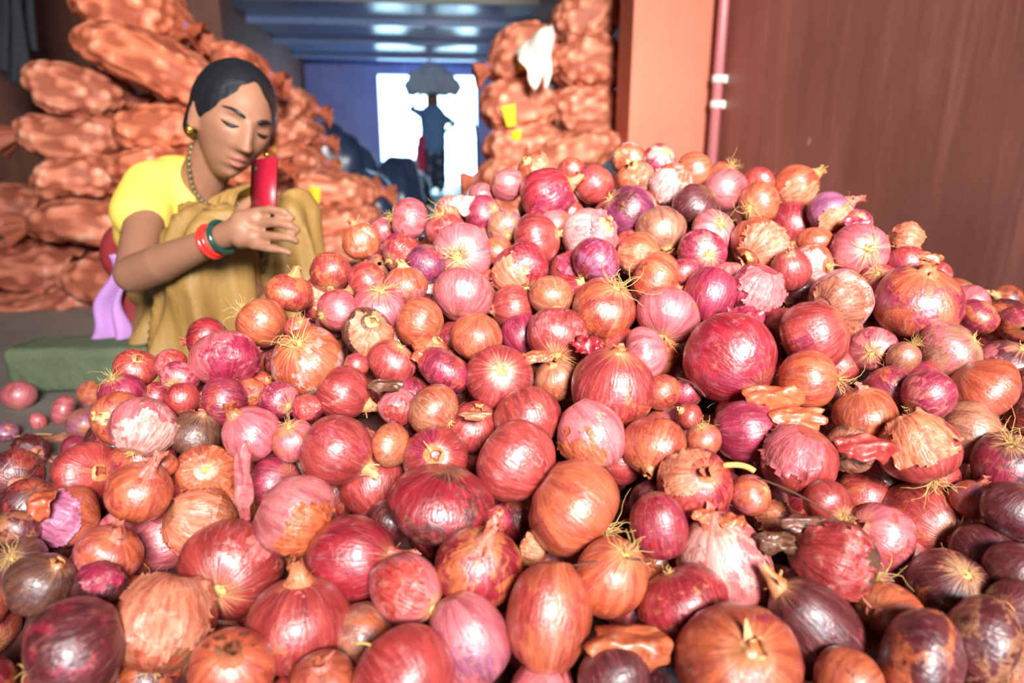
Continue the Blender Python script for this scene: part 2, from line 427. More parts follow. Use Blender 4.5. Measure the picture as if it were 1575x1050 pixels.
# x y width colours(base+patch) pole u v height flags   (pole: n neck / r root end shows there, - neither; |uv|>=1 lies in the picture plane)
TABLE = """
556 372 56 ow n -.3 -.9 .95 N
629 337 64 pr r -.95 -.1 .85 R
588 355 42 pr - 0 0 .9 k1.06
618 391 64 mr r -.6 .5 .85 P
655 406 60 sm n .3 -.8 .9 -
509 419 64 ro r .1 .9 .9 -
566 432 62 ro n -.85 .5 .9 N
624 440 70 op n -.1 -.98 .82 N
445 451 70 or n .35 -.93 .8 N
520 477 66 pr r -.7 .3 .9 r
459 505 40 rp r .4 -.6 .9 R
403 496 78 ow r -.9 -.6 .9 R
320 521 64 cr n -1 .1 .9 N
346 553 100 pm r .2 .9 .84 P
583 472 78 po r .2 -.75 .82 R
565 513 80 bt n .4 -.5 .8 P
645 496 76 ot n .9 .3 .88 -
656 453 50 wo - 0 0 .9 k1.08
473 555 108 ow r -.12 -.62 .86 R
603 556 72 rp r .5 -.8 .85 r
549 562 38 rm - 0 0 1 -
528 604 86 rp n .92 .5 .9 N
684 568 86 mr n -.5 .9 .68 -
667 631 80 ot r .8 .55 .88 r
612 626 60 pr n .2 -.9 .9 P
515 692 108 rm n .93 .5 .96 N
452 677 64 po r -.1 -.8 .95 R
430 615 58 mp r .75 .3 .9 r
473 628 46 mr n -.3 -.9 .9 P
602 684 66 ot n .8 -.2 .7 R
669 705 98 rm n .1 -.3 .95 -
663 536 50 or n .5 -.6 .8 P
400 592 44 ro - 0 0 .9 -
209 566 62 ro n .5 -.6 .8 -
187 604 66 mr r -.2 -.85 .85 R
262 559 48 pr n -.6 -.7 .9 P
277 582 54 pm r .1 .4 .85 R
280 613 54 rc n .3 .9 .9 -
183 643 78 oc n -.2 -.1 .85 n
219 657 92 pw r -.1 .85 .95 rP
343 618 76 mr r -.9 -.1 .9 R
387 604 46 or n .5 .3 .9 P
300 668 78 bb n .4 -.9 .85 n
388 668 84 po n -.5 -.75 .95 N
315 726 86 op r .45 -.3 .85 rP
252 713 42 or - 0 0 .9 -
29 608 47 pv n .2 .8 .9 F
137 606 40 po n -.5 .2 .8 FP
97 630 44 pr n -.8 -.3 .7 F
59 648 22 po n 0 -.9 1.2 F
130 653 50 tv - 0 0 1 F
118 690 44 mp n -.4 .6 .9 F
44 696 54 vd n .9 -.1 .8 FP
10 664 32 vd - 0 0 .8 F
135 727 94 ro n .9 -.1 .62 -
22 733 82 dr n .7 .2 .8 k1.3
215 757 92 or n .5 -.8 .92 N
101 793 98 ov n -.6 -.6 .95 P
168 851 92 op n .55 -.78 .8 N
181 815 58 pr - 0 0 .9 k1.1
252 830 90 pm n -.8 .3 1.05 k1.1
310 804 106 to n -.7 -.4 .95 P
355 873 146 rp r .12 .22 .92 r
62 898 96 bo n .7 -.7 .9 n
155 905 84 dm n -.3 .6 .85 P
115 996 142 dm r -.8 .35 .92 r
251 958 148 ot r -.1 .95 .95 rP
358 1028 122 od n .2 -.7 .9 N
30 868 76 bt r .2 -.6 .9 R
28 812 60 dt - 0 0 .9 -
456 791 120 po n -.9 -.4 .92 P
576 746 98 rd n .3 .8 .9 k1.06
680 777 158 cd n .15 -.98 .70 -
792 707 120 rp n .8 .55 .92 N
883 780 148 om r .75 .65 .82 R
541 858 132 cr n .95 -.1 1.0 N
625 906 100 pr r .8 .35 1.15 rP
735 873 128 co n .2 -.8 .92 N
845 949 130 or r -.1 .98 1.28 R
723 984 116 pv n -.45 -.9 1.22 -
460 962 150 ro n .02 -1 .90 N
622 1040 150 ro n .7 .3 .9 n
497 1052 100 or - 0 0 .9 -
766 798 42 mr n .1 -.8 .9 P
727 657 78 ro n .3 -.7 .9 k1.04
811 643 102 ro n .4 .8 .9 -
910 672 98 pw r .5 .85 1.12 P
1005 684 92 or n -.3 .7 .95 -
1082 676 54 op r -.3 -.85 .92 R
1146 664 92 mc n .98 -.1 1.05 -
1068 746 112 cr n .1 -.5 .92 P
1228 708 116 rp n .2 -.9 .88 P
1412 690 112 ro r .35 .9 .95 RP
1490 664 92 to r .85 .2 .88 R
1549 714 98 dm r -.3 -.8 .95 R
1013 810 84 cm n -.2 -.98 1.22 -
1113 872 142 wp n -.3 -.9 1.12 -
940 886 114 ot r .3 -.8 1.0 R
1049 925 132 co n .4 .9 .76 -
1283 863 128 br r .92 .35 .9 RP
1420 806 124 ro r .1 .12 1.0 R
1512 851 86 do r .3 .4 1.05 r
1272 772 72 rm r .3 .45 .9 R
1155 761 60 op r .6 -.5 .95 r
1496 770 64 ov n .2 -.9 .9 N
1460 910 122 do r .0 -.75 .95 r
1366 946 102 oc n -.8 -.3 .75 -
1256 966 122 dm n -.7 -.75 1.3 N
1135 1018 178 om n -.05 -.6 .9 n
1414 1020 162 do n .8 .2 .70 -
1508 985 132 dt r .85 .35 .72 R
1322 930 62 ro - 0 0 .9 k1.08
1564 880 92 dd - 0 0 .9 -
1562 786 92 dd - 0 0 .9 k1.05
1566 938 90 dr - 0 0 .9 k1.05
943 1040 104 dr - 0 0 .9 -
1308 1048 100 od - 0 0 .9 -
1322 386 82 po r -.1 .05 .85 R
1388 372 62 or n .95 .3 .75 P
1394 406 58 mr - 0 0 .9 -
1352 434 56 pr r -.5 -.5 .9 R
1294 464 92 wt n -.85 .3 .98 P
1410 468 122 om n -.05 -.85 .86 n
1472 455 52 ot n .3 .4 1.1 Pk1.12
1252 517 108 rm n .7 -.4 .85 r
1343 537 68 pm r -.55 .15 .9 R
1389 550 44 to r .4 -.8 1.2 R
1460 541 94 tp r .55 -.5 .85 r
1527 512 50 wd n .6 .2 .9 Pk1.35
1485 498 62 md n -.4 .5 .9 k1.25
1548 461 46 od n -.9 -.3 .9 Nk1.5
1530 486 54 dm - 0 0 .8 k1.45
1566 510 54 dd - 0 0 .9 k1.38
1552 566 90 dp r .1 -.8 .9 rk1.1
1511 600 106 ov r .7 .7 .75 -
1366 598 72 mo n .4 .7 .92 -
1427 607 74 mp r -.8 .6 1.0 r
1330 638 94 op n -.2 -.95 .82 n
1243 583 88 or r .95 .0 .95 R
1121 550 140 cm n .5 .6 .92 r
993 542 80 pv n .9 -.2 .74 -
1017 603 58 or n .5 .8 .9 k1.06
1055 604 50 md n .6 .5 .9 k1.08
1060 640 42 rc - 0 0 .9 k1.06
941 597 124 ro n .1 -.88 .95 n
768 580 102 ro r .1 -.3 .85 -
858 518 94 rp r -.1 .72 .90 R
805 515 66 mv - 0 0 1.05 k1.04
733 518 80 op n .1 -.9 .85 -
788 474 72 ro n -.95 .1 .85 N
713 453 92 po n -.2 .9 .85 -
848 455 64 to n .2 .7 .95 -
929 474 100 or r .4 -.72 .88 R
855 585 66 to n -.2 -.8 .95 k1.07
840 303 82 cm n .88 -.45 .98 NP
781 284 50 pm - 0 0 .95 -
743 330 58 mr r .7 -.2 .95 -
777 349 54 tv r .2 .7 .95 r
824 368 78 rp n .95 -.2 .85 n
964 326 82 sd r -.8 -.55 .88 r
913 284 62 rm n .6 -.4 .9 -
879 264 44 ro - 0 0 .9 -
967 245 54 ow r -.8 -.2 .95 r
1013 247 52 mw r .4 -.4 .9 r
978 277 60 tb n -.3 -.6 .9 P
1031 285 64 ow n .4 -.7 1.0 P
1015 353 74 tt n .2 .9 .92 n
905 362 82 wp n .6 -.3 .92 P
916 404 80 mv r -.7 .7 .82 r
800 416 86 cm r .25 .85 .88 P
711 390 92 po r -.1 .25 .78 R
764 386 46 or - 0 0 .9 k1.05
685 354 60 rp r -.3 -.85 .85 R
983 391 66 op r .85 .2 .95 RP
1007 428 80 or n .85 .5 .84 n
1052 420 46 mr r .4 .5 .9 R
1027 485 96 po r -.3 .85 .86 R
820 258 50 or n -.6 -.4 .7 P
1068 263 54 ow - 0 0 .95 -
1069 319 70 ds n .5 -.6 .9 -
1115 293 62 pr n -.8 .4 1.1 -
1165 283 52 rm - 0 0 .8 -
1167 313 62 op r -.7 .35 .95 R
1221 288 68 or n .82 -.5 1.0 NP
1276 331 70 vp n .75 -.55 .9 NP
1322 339 40 mp n .6 -.7 .8 P
1253 368 50 op n -.2 -.9 .66 -
1097 355 66 po r .2 -.25 .75 R
1170 380 90 op n -.75 .5 .76 P
1080 388 72 mp r .05 .25 .9 r
1216 346 72 cr - 0 0 1.0 k1.03
1092 452 78 mr n -.3 .98 1.12 -
1163 448 80 mp n .3 -.8 .95 P
1216 416 60 rm n -.3 -.7 1.05 n
1250 406 62 ow r .5 .2 .9 RP
1112 272 46 or r .5 -.6 .9 R
1233 452 56 dt r .0 .6 .9 k1.05
694 322 44 pw n -.3 -.8 .9 P
742 300 40 pr n .3 -.9 .9 k1.05
1300 418 46 pr - 0 0 .9 k1.05
1440 425 44 rp - 0 0 .9 k1.1
1196 288 44 rm - 0 0 .9 k1.06
240 610 44 cm n -.4 -.5 .9 k1.05
430 556 46 dr - 0 0 .9 k1.1
560 618 44 dr n .4 .4 .9 k1.1
700 600 46 dr - 0 0 .9 k1.1
880 735 52 dr n .6 -.3 .9 k1.1
600 800 70 dr - 0 0 .9 k1.1
820 845 60 od n .9 .2 .7 Pk1.06
1190 800 62 dt n .3 -.3 .9 Pk1.1
1350 745 66 dr r -.4 .2 .9 Rk1.08
1308 690 70 bt n -.8 .1 .8 Pk1.05
1290 615 54 dr - 0 0 .9 k1.1
420 720 56 dr n .2 -.6 .9 k1.1
78 850 60 dt - 0 0 .9 k1.1
1400 720 60 dd - 0 0 .9 k1.12
"""
def plane_depth(y):
    return 1.0 / (0.95 + 0.00145 * (y - 270.0))
ON = []
for ln in TABLE.strip().splitlines():
    a = ln.split()
    x, y, w = float(a[0]), float(a[1]), float(a[2]) * 1.03
    fl = a[8]
    k = 1.0
    if 'k' in fl:
        k = float(fl[fl.index('k') + 1:]); fl = fl[:fl.index('k')]
    if 'F' in fl:      # lies on the floor
        ray = (FW + (x - 787.5) / F * RT - (y - 525.0) / F * UP)
        d = CAM.z / (-ray.z)
        d = d / (1 + w / 2 / F / (-ray.z) * 0.8)
    else:
        d = plane_depth(y) * k
    ON.append(dict(x=x, y=y, w=w, c=a[3], pole=a[4], u=float(a[5]), v=float(a[6]), h=float(a[7]), f=fl, d=d, d0=d, fix='F' in fl))
# settle them: neighbours that would cut into each other slide along the line of sight
for it in range(80):
    for i in range(len(ON)):
        A = ON[i]; pa = P(A['x'], A['y'], A['d']); ra = A['w'] / 2 / F * A['d'] * (0.5 + 0.5 * min(A['h'], 1))
        for j in range(i + 1, len(ON)):
            B = ON[j]
            if abs(A['x'] - B['x']) > 170 or abs(A['y'] - B['y']) > 170: continue
            pb = P(B['x'], B['y'], B['d']); rb = B['w'] / 2 / F * B['d'] * (0.5 + 0.5 * min(B['h'], 1))
            ov = 0.90 * (ra + rb) - (pa - pb).length
            if ov > 0:
                s = min(ov * 0.35, 0.006)
                near, far = (A, B) if A['d'] - A['y'] * 1e-4 < B['d'] - B['y'] * 1e-4 else (B, A)
                if not near['fix']: near['d'] = max(near['d'] - s * 0.5, near['d0'] * 0.90)
                if not far['fix']: far['d'] = min(far['d'] + s, far['d0'] * 1.22)
                pa = P(A['x'], A['y'], A['d'])

# onion outline: (radius, height), unit equator radius
PROF = [(0.0, -.86), (.08, -.90), (.17, -.915)]
for k in range(1, 17):
    ph = -math.pi / 2 + math.pi * k / 17.5
    r_ = max(0.0, math.cos(ph)) ** 0.82
    z_ = math.sin(ph) * 0.93
    if z_ > 0.45: z_ += (z_ - 0.45) * 0.20
    PROF.append((max(r_, 0.13), z_))
BALD = PROF[:-3] + [(.42, .955), (.24, .985), (.10, .975), (0.0, .965)]
PROF += [(.125, 1.06), (.10, 1.14), (.06, 1.17), (0.0, 1.165)]

def onion_bulb(seed, h, seg=30, lump=0.05, prof=PROF):
    rs = random.Random(seed)
    o3 = Vector((rs.uniform(-50, 50), rs.uniform(-50, 50), rs.uniform(-50, 50)))
    ex, ea = rs.uniform(0, .07), rs.uniform(0, 6.28)
    nr = rs.choice([9, 11, 13, 16]); ra = rs.uniform(0.0, .012)
    lean = Vector((rs.uniform(-.08, .08), rs.uniform(-.08, .08), 0))
    def pt(r, z, a):
        k = 1 + ex * math.cos(2 * (a - ea)) + ra * math.sin(nr * a) * min(1, r * 1.5)
        p = Vector((r * k * math.cos(a), r * k * math.sin(a), z * h))
        n = noise.noise(p * 1.3 + o3) * lump + noise.noise(p * 3.5 + o3) * lump * 0.25
        p *= 1 + n
        return p + lean * max(0, z) ** 2
    vs = [pt(0, prof[0][1], 0)]; fs = []
    for r, z in prof[1:-1]:
        for k in range(seg): vs.append(pt(r, z, 2 * math.pi * k / seg))
    vs.append(pt(0, prof[-1][1], 0))
    n = len(prof) - 2
    for k in range(seg): fs.append((0, 1 + (k + 1) % seg, 1 + k))
    for j in range(n - 1):
        for k in range(seg):
            a, b = 1 + j * seg + k, 1 + j * seg + (k + 1) % seg
            fs.append((a, b, b + seg, a + seg))
    last = len(vs) - 1
    for k in range(seg): fs.append((last, 1 + (n - 1) * seg + k, 1 + (n - 1) * seg + (k + 1) % seg))
    return vs, fs, pt

def roots_mesh(seed, h, big, wild=0.0):
    rs = random.Random(seed); mb = MB()
    n = rs.randint(18, 28) if big else rs.randint(7, 12)
    for i in range(n):
        a = rs.uniform(0, 6.283); r0 = rs.uniform(0.0, .13)
        p = Vector((r0 * math.cos(a), r0 * math.sin(a), -.88 * h))
        sp = rs.uniform(.2, 1.6)
        d = Vector((math.cos(a) * sp, math.sin(a) * sp, -1)).normalized()
        L = (rs.uniform(.40, 1.0) if big else rs.uniform(.14, .32))
        if big and rs.random() < .15: L *= 1.6
        pts = [p]; ns = 6
        for k in range(ns):
            d = (d + Vector((rs.gauss(0, .38), rs.gauss(0, .38), rs.gauss(0, .30)))).normalized()
            q = pts[-1] + d * L / ns
            rad = math.hypot(q.x, q.y)               # keep clear of the bulb
            lim = -math.sqrt(max(0, 1 - min(rad, 1) ** 2)) * .93 * h - .02
            if q.z > lim and rad < 1.0: q.z = lim; d.z = min(d.z, 0.1)
            pts.append(q)
        w = rs.uniform(.010, .017)
        mb.tube(pts, [w * (1 - .6 * k / ns) for k in range(ns + 1)], 4)
    # woody plate
    mb.grid(lambda u, v: Vector((math.cos(u*6.283)*.15*math.sin(v*1.57), math.sin(u*6.283)*.15*math.sin(v*1.57), (-.955 + .05*v)*h)), 10, 4, True)
    return mesh('roots', mb.v, mb.f, M['root'])

def neck_mesh(seed, h, long):
    """dry twisted neck that frays into papery strips"""
    rs = random.Random(seed); mb = MB()
    L = rs.uniform(.38, .60) if long else rs.uniform(.12, .22)
    tw = rs.uniform(-1.5, 1.5); bend = Vector((rs.uniform(-.35, .35), rs.uniform(-.35, .35), 0))
    seg = 12
    tip = [rs.uniform(.55, 1.15) for _ in range(seg)]
    fl = rs.uniform(.7, 1.5)
    def fn(u, v):
        k = int(round(u * seg)) % seg
        a = u * 6.283 + tw * v
        r = .27 * (1 - v) ** 2.2 + .095 + (.06 * fl * v ** 2) * (1 + .5 * math.sin(3 * a))
        r *= 1 + .22 * math.sin(4 * a + seed) * min(1, v * 2)
        z = (.84 + .16 * v) * h + .08 + L * v * (tip[k] if v > .6 else 1) 
        return Vector((r * math.cos(a), r * math.sin(a), z)) + bend * L * v * v * 1.6
    mb.grid(fn, seg, 7, True)
    for i in range(rs.randint(1, 3) if long else rs.randint(0, 1)):   # loose strips
        a0 = rs.uniform(0, 6.283); ln = rs.uniform(.25, .5)
        d = Vector((math.cos(a0), math.sin(a0), rs.uniform(.2, 1.0))).normalized()
        side = d.cross(Vector((0, 0, 1))).normalized() * rs.uniform(.04, .10)
        base = Vector((.11 * math.cos(a0), .11 * math.sin(a0), .98 * h + .10)) 
        cr = rs.uniform(-.4, .4)
        mb.grid(lambda u, v: base + d * ln * v + side * (u * 2 - 1) * (1 - .8 * v) + Vector((0, 0, cr * v * v * ln + .03 * math.sin(u * 5))), 3, 5)
    return mesh('neck', mb.v, mb.f, M['paper'])

def peel_mesh(pt, seed, h, toward):
    """torn outer skin: part of the bulb's outer layer, lifted at its ragged rim"""
    rs = random.Random(seed)
    o3 = Vector((rs.uniform(-50, 50), rs.uniform(-50, 50), 0))
    nu, nv = 76, 38
    c = toward.normalized()
    c = (c + Vector((rs.uniform(-.6, .6), rs.uniform(-.6, .6), rs.uniform(-.6, .6)))).normalized()
    rad = rs.uniform(.75, 1.05)
    idx = {}; vs = []; fs = []; dist = {}
    def pos(i, j):
        ph = -1.25 + 2.5 * j / (nv - 1); a = 6.28318 * i / nu
        r = max(0, math.cos(ph)) ** .82; z = math.sin(ph) * .93
        if z > .45: z += (z - .45) * .2
        return r, z, a
    def field(i, j):
        r, z, a = pos(i, j)
        p = Vector((r * math.cos(a), r * math.sin(a), z))
        ang = p.normalized().angle(c)
        return rad - ang + noise.noise(p * 2.2 + o3) * .35 + noise.noise(p * 6 + o3) * .16
    def vert(i, j):
        key = (i % nu, j)
        if key not in idx:
            r, z, a = pos(i, j); f = field(i, j)
            p = pt(r, z, a)
            lift = 1.018 + .10 * math.exp(-max(f, 0) / .07) * (0.6 + noise.noise(p * 3 + o3) * 1.2) + noise.noise(p * 5 + o3) * .012
            idx[key] = len(vs); vs.append(p * max(lift, 1.016))
        return idx[key]
    for j in range(nv - 1):
        for i in range(nu):
            if min(field(i, j), field(i + 1, j), field(i + 1, j + 1), field(i, j + 1)) > -0.02:
                fs.append((vert(i, j), vert(i + 1, j), vert(i + 1, j + 1), vert(i, j + 1)))
    if len(fs) < 6: return None
    return mesh('loose_skin', vs, fs, M['paper'])

def jit(c, s=0.12):
    k = 1 + random.uniform(-s, s)
    return tuple(min(1, max(0, x * k * (1 + random.uniform(-s, s) * .5))) for x in c[:3]) + (1.0,)

def set_skin(o, c, patch, amt, soot):
    o.color = c
    o['patch_tint'] = [float(x) for x in patch[:3]]
    o['patch_amount'] = float(amt); o['soot'] = float(soot)

def build_onion(seed, loc, Rad, axis, spin, h, cols, flags, label):
    root = empty('onion', loc)
    root.rotation_mode = 'QUATERNION'
    root.rotation_quaternion = Vector((0, 0, 1)).rotation_difference(axis) @ Quaternion((0, 0, 1), spin)
    root.scale = (Rad, Rad, Rad * h); hh = h; h = 1.0
    tag(root, label, 'onion', 'onions in the heap')
    vs, fs, pt = onion_bulb(seed, h, 30, .075 if 'P' in flags else .05, PROF if ('N' in flags or 'n' in flags) else BALD)
    b = link('bulb', mesh('bulb', vs, fs, M['onion']), root)
    c1 = jit(srgb(*CN[cols[0]])); c2 = jit(srgb(*CN[cols[-1]]))
    amt = random.uniform(.26, .46)
    soot = {'b': .95, 't': .5, 's': .35, 'd': .4, 'w': .25}.get(cols[0], .12) * random.uniform(.5, 1.2)
    set_skin(b, c1, c2, amt, soot)
    inv = root.rotation_quaternion.inverted()
    view = inv @ (CAM - Vector(loc)).normalized()
    if 'R' in flags or 'r' in flags or view.z < -.1:
        link('roots', roots_mesh(seed + 5, h, 'R' in flags), root)
    if 'N' in flags or 'n' in flags or (view.z > .55 and 'R' not in flags and 'r' not in flags):
        nk = link('neck', neck_mesh(seed + 9, h, 'N' in flags), root)
        nk.color = jit(srgb(*random.choice([(222, 150, 96), (214, 128, 86), (232, 180, 120), (206, 112, 92)])))
    if 'P' in flags:
        pm = peel_mesh(pt, seed + 3, h, view)
        if pm:
            pk = link('loose_skin', pm, root)
            pk.color = jit(random.choice([c2, c2, srgb(206, 106, 70), srgb(214, 130, 96)]))
    return root

# labels -----------------------------------------------------------
def zone(x, y):
    if y < 330: row = 'on the crest'
    elif y < 430: row = 'just under the crest'
    elif y < 540: row = 'on the upper slope'
    elif y < 660: row = 'mid-slope'
    elif y < 800: row = 'on the lower slope'
    elif y < 920: row = 'near the front'
    else: row = 'at the front edge'
    cl = ['far left', 'left', 'left of centre', 'centre', 'right of centre', 'right', 'far right'][min(6, int(x / 225.1))]
    return row, cl
def onion_label(q):
    if q.get('label'): return q['label']
    size = 'large ' if q['w'] * q['d'] > 88 else ('small ' if q['w'] * q['d'] < 48 else '')
    col = CW[q['c'][0]]
    fl = q['f']
    feat = ''
    if 'R' in fl: feat = 'with shaggy straw roots'
    elif 'P' in fl: feat = 'with torn peeling skin'
    elif 'N' in fl: feat = 'with a dry papery neck'
    elif 'r' in fl: feat = 'with stubby root end'
    elif q['h'] < .78: feat = 'of flattened shape'
    elif q['h'] > 1.08: feat = 'of elongated shape'
    row, cl = zone(q['x'], q['y'])
    if 'F' in fl: row = 'lying on the floor'
    return ' '.join((size + col + ' onion ' + feat + ' ' + row + ', ' + cl).split())
SPECIAL = {(680, 777): 'big wide magenta striped onion in the middle of the lower slope', (1121, 550): 'biggest crimson magenta onion, mid-slope right of centre',
 (941, 597): 'large glossy red onion with dark neck stub overhanging mid-slope centre', (1410, 468): 'large onion half ochre half magenta against the brown wall, upper right',
 (1294, 464): 'whitish onion smudged with grey soot on the upper right slope', (1113, 872): 'large whitish striped onion with an orange patch near the front, right of centre',
 (300, 668): 'sooty dark brown onion on the left slope', (565, 513): 'onion in crumpled brown papery skin, left of centre',
 (964, 326): 'purple and black striped onion just below the crest', (1221, 288): 'copper onion with twisted neck standing on the right crest against the wall',
 (1322, 386): 'pale onion showing a thick mat of straw roots to the viewer, right crest', (29, 608): 'lone pink onion on the floor in front of the stone kerb',
 (355, 873): 'large rosy onion facing its root scar to the viewer, front left', (460, 962): 'large orange-red onion with thick upright neck at the front edge',
 (845, 949): 'tall egg-shaped orange onion with stringy roots hanging, front centre', (541, 858): 'crimson onion with pale pointed tip towards the right, front left of centre',
 (1135, 1018): 'largest onion, red and orange, cut by the bottom edge right of centre', (1420, 806): 'red onion with its root scar facing the viewer, lower right',
 (840, 303): 'crimson onion with bent neck standing out on the crest, centre', (473, 555): 'broad pale copper onion crowned with straw roots, left slope',
 (403, 496): 'pale shiny onion nearest the woman, on the left crest', (1256, 966): 'long maroon onion tilted diagonally at the front, right',
 (1068, 746): 'crimson onion with wrinkled skin on the lower slope, right of centre', (59, 648): 'tiny pink bulb lying on the floor among scraps, far left'}
for q in ON:
    q['label'] = SPECIAL.get((int(q['x']), int(q['y'])))

# ---- heap surface in world space: front slope, crest line, back slope
SIL = [(-120, 800), (0, 690), (80, 640), (170, 570), (270, 525), (350, 480), (420, 432), (530, 362), (620, 318), (700, 295), (800, 250), (960, 232), (1050, 240), (1130, 262), (1210, 275), (1290, 315), (1340, 350), (1440, 400)]
crest = [P(x, y + 18, plane_depth(y + 18)) for x, y in SIL]
crest += [P(1530, 478, 1.15), P(1650, 500, 1.10)]
crest.sort(key=lambda p: p.x)
CX = np.array([p.x for p in crest]); CY = np.array([p.y for p in crest]); CZ = np.array([p.z for p in crest])
def front_z(X, Y):
    # 1.32 d + 1.45 v = 1 in camera space
    a = 1.32 * FW - 1.45 * UP
    return CAM.z + (1 - a.x * X - a.y * Y) / a.z
def heap_z(X, Y):
    yc = float(np.interp(X, CX, CY)); zc = float(np.interp(X, CX, CZ))
    z = min(front_z(X, Y), zc + 0.015)
    if Y > yc: z = min(z, zc - 0.62 * (Y - yc))
    if X < CX[0]: z -= 0.9 * (CX[0] - X)
    if X < -0.30: z = min(z, max(0.0, 0.30 + 0.75 * (X + 0.42)) + 0.30 * max(0, X + 0.5))if Y < 0.75 else z
    return max(z, 0.0)

# candidates for the layer below / between
FILL = []
sp = 0.058
yy = 0.10; rowi = 0
while yy < 1.75:
    xx = -0.95 + (rowi % 2) * sp / 2
    while xx < 1.12:
        X = xx + random.uniform(-.014, .014); Y = yy + random.uniform(-.012, .012)
        z = heap_z(X, Y)
        if z > 0.005:
            FILL.append((Vector((X, Y, max(z - 0.036 + random.uniform(-.012, .006), 0.022))), random.uniform(.025, .033)))
        xx += sp
    yy += sp * 0.80; rowi += 1

def project(p):
    r = p - CAM; d = r.dot(FW)
    if d < 0.05: return None
    return (787.5 + F * r.dot(RT) / d, 525 - F * r.dot(UP) / d, d)
# picture-space cover, to tell which of the between-layer onions show most
K = 3
cov = np.zeros((350, 525), bool); gy, gx = np.mgrid[0:350, 0:525]
pos3 = [P(q['x'], q['y'], q['d']) for q in ON]
for q in ON:
    r = q['w'] / 2 / K * .97
    x0, y0 = q['x'] / K, q['y'] / K
    cov |= (gx - x0) ** 2 + (gy - y0) ** 2 < r * r
keep = []
for p, r in FILL:
    pr_ = project(p)
    # drop fillers that would poke out in front of a placed onion
    bad = False
    for q, p3 in zip(ON, pos3):
        rq = q['w'] / 2 / F * q['d']
        if (p - p3).length < (rq + r) * 0.70: bad = True; break
    if bad: continue
    vis = 0
    if pr_:
        x, y, d = pr_
        rp = r * F / d
        m = (gx - x / K) ** 2 + (gy - y / K) ** 2 < (rp / K) ** 2
        vis = int((m & ~cov).sum()) * K * K
    keep.append([vis, p, r])
keep.sort(key=lambda a: -a[0])
NIND = max(0, 300 - len(ON))
extra = [k for k in keep[:NIND] if k[0] > 150]
rest = [k for k in keep if k not in extra]
for vis, p, r in extra:
    x, y, d = project(p)
    c = random.choice(['rd', 'or', 'mr', 'dr', 'cr', 'pr', 'to', 'ro', 'om', 'rm'])
    ON.append(dict(x=x, y=y, w=2 * r * F / d, c=c, pole='-', u=0, v=0, h=random.uniform(.82, 1.0), f=random.choice(['-', 'r', 'P', '-', 'n', 'R']), d=d, fix=True, label=None))

# unique labels
lab = {}
for q in ON:
    q['L'] = onion_label(q)
    lab.setdefault(q['L'], []).append(q)
ORD = ['first', 'second', 'third', 'fourth', 'fifth', 'sixth', 'seventh', 'eighth', 'ninth', 'tenth']
for L, qs in lab.items():
    if len(qs) > 1:
        qs.sort(key=lambda q: q['x'])
        for i, q in enumerate(qs):
            if len(qs) == 2: w = ('left one of two', 'right one of two')[i]
            elif i == 0: w = 'leftmost such'
            elif i == len(qs) - 1: w = 'rightmost such'
            else: w = ORD[min(i, 9)] + ' such from left'
            q['L'] = (L.replace(' such', '').replace(',', '') if len(L.split()) > 12 else L) + ', ' + w
            if len(q['L'].split()) > 16: q['L'] = q['L'].replace('with a dry papery neck', 'with dry neck').replace('with torn peeling skin', 'peeling').replace('with shaggy straw roots', 'shaggy-rooted').replace('of flattened shape', 'flattened').replace('with stubby root end', 'stubby-rooted').replace('of elongated shape', 'elongated')
for i, q in enumerate(ON):
    if q['pole'] == '-':
        an = random.uniform(0, 6.283); ax = cam_dir(math.cos(an) * .9, math.sin(an) * .9)
    else:
        ax = cam_dir(q['u'], q['v'])
        if q['pole'] == 'r': ax = -ax
    build_onion(1000 + i * 17, P(q['x'], q['y'], q['d']), q['w'] / 2 / F * q['d'], ax, random.uniform(0, 6.283), q['h'], q['c'], q['f'], q['L'])

# everything deeper in the heap: one mesh of further onions
hv, hf, hl, ht, hs = [], [], [], [], []
LOWP = [PROF[i] for i in (0, 2, 4, 7, 9, 11, 13, 15, 17, 19, 20)]
base = [(0, 0, LOWP[0][1])] + [(r * math.cos(6.2832 * k / 14), r * math.sin(6.2832 * k / 14), z) for r, z in LOWP[1:] for k in range(14)]
bf = [(0, 1 + (k + 1) % 14, 1 + k) for k in range(14)]
for j in range(len(LOWP) - 2):
    for k in range(14):
        a, b = 1 + j * 14 + k, 1 + j * 14 + (k + 1) % 14
        bf.append((a, b, b + 14, a + 14))
base = np.array(base)
def heap_add(p, r):
    q = Quaternion((random.gauss(0, 1), random.gauss(0, 1), random.gauss(0, 1), random.gauss(0, 1))).normalized()
    m = np.array(q.to_matrix())
    bb = base * np.array([1, 1, random.uniform(.8, 1.0)])
    w = bb @ m.T * r + np.array(p)
    n = len(hv) * len(base)
    hv.append(w); hl.append(base); hf.extend([tuple(i + n for i in f) for f in bf])
    c = jit(srgb(*CN[random.choice('rrmcodrdp')]))
    ht.append(np.tile(np.array(c), (len(base), 1))); hs.append(np.full(len(base), random.random()))
for vis, p, r in rest: heap_add(p, r)
for p, r in FILL:               # second layer down
    if p.z > 0.07 and p.x < 1.10: heap_add(p + Vector((random.uniform(-.02, .02), random.uniform(.01, .04), -.040)), r)
me = mesh('onion_heap', np.concatenate(hv), hf, M['heap'])
for nm, typ, arr in (('local', 'FLOAT_VECTOR', np.concatenate(hl)), ('seed', 'FLOAT', np.concatenate(hs))):
    at = me.attributes.new(nm, typ, 'POINT')
    at.data.foreach_set('vector' if typ == 'FLOAT_VECTOR' else 'value', arr.astype(np.float32).ravel())
at = me.attributes.new('tint', 'FLOAT_COLOR', 'POINT'); at.data.foreach_set('color', np.concatenate(ht).astype(np.float32).ravel())
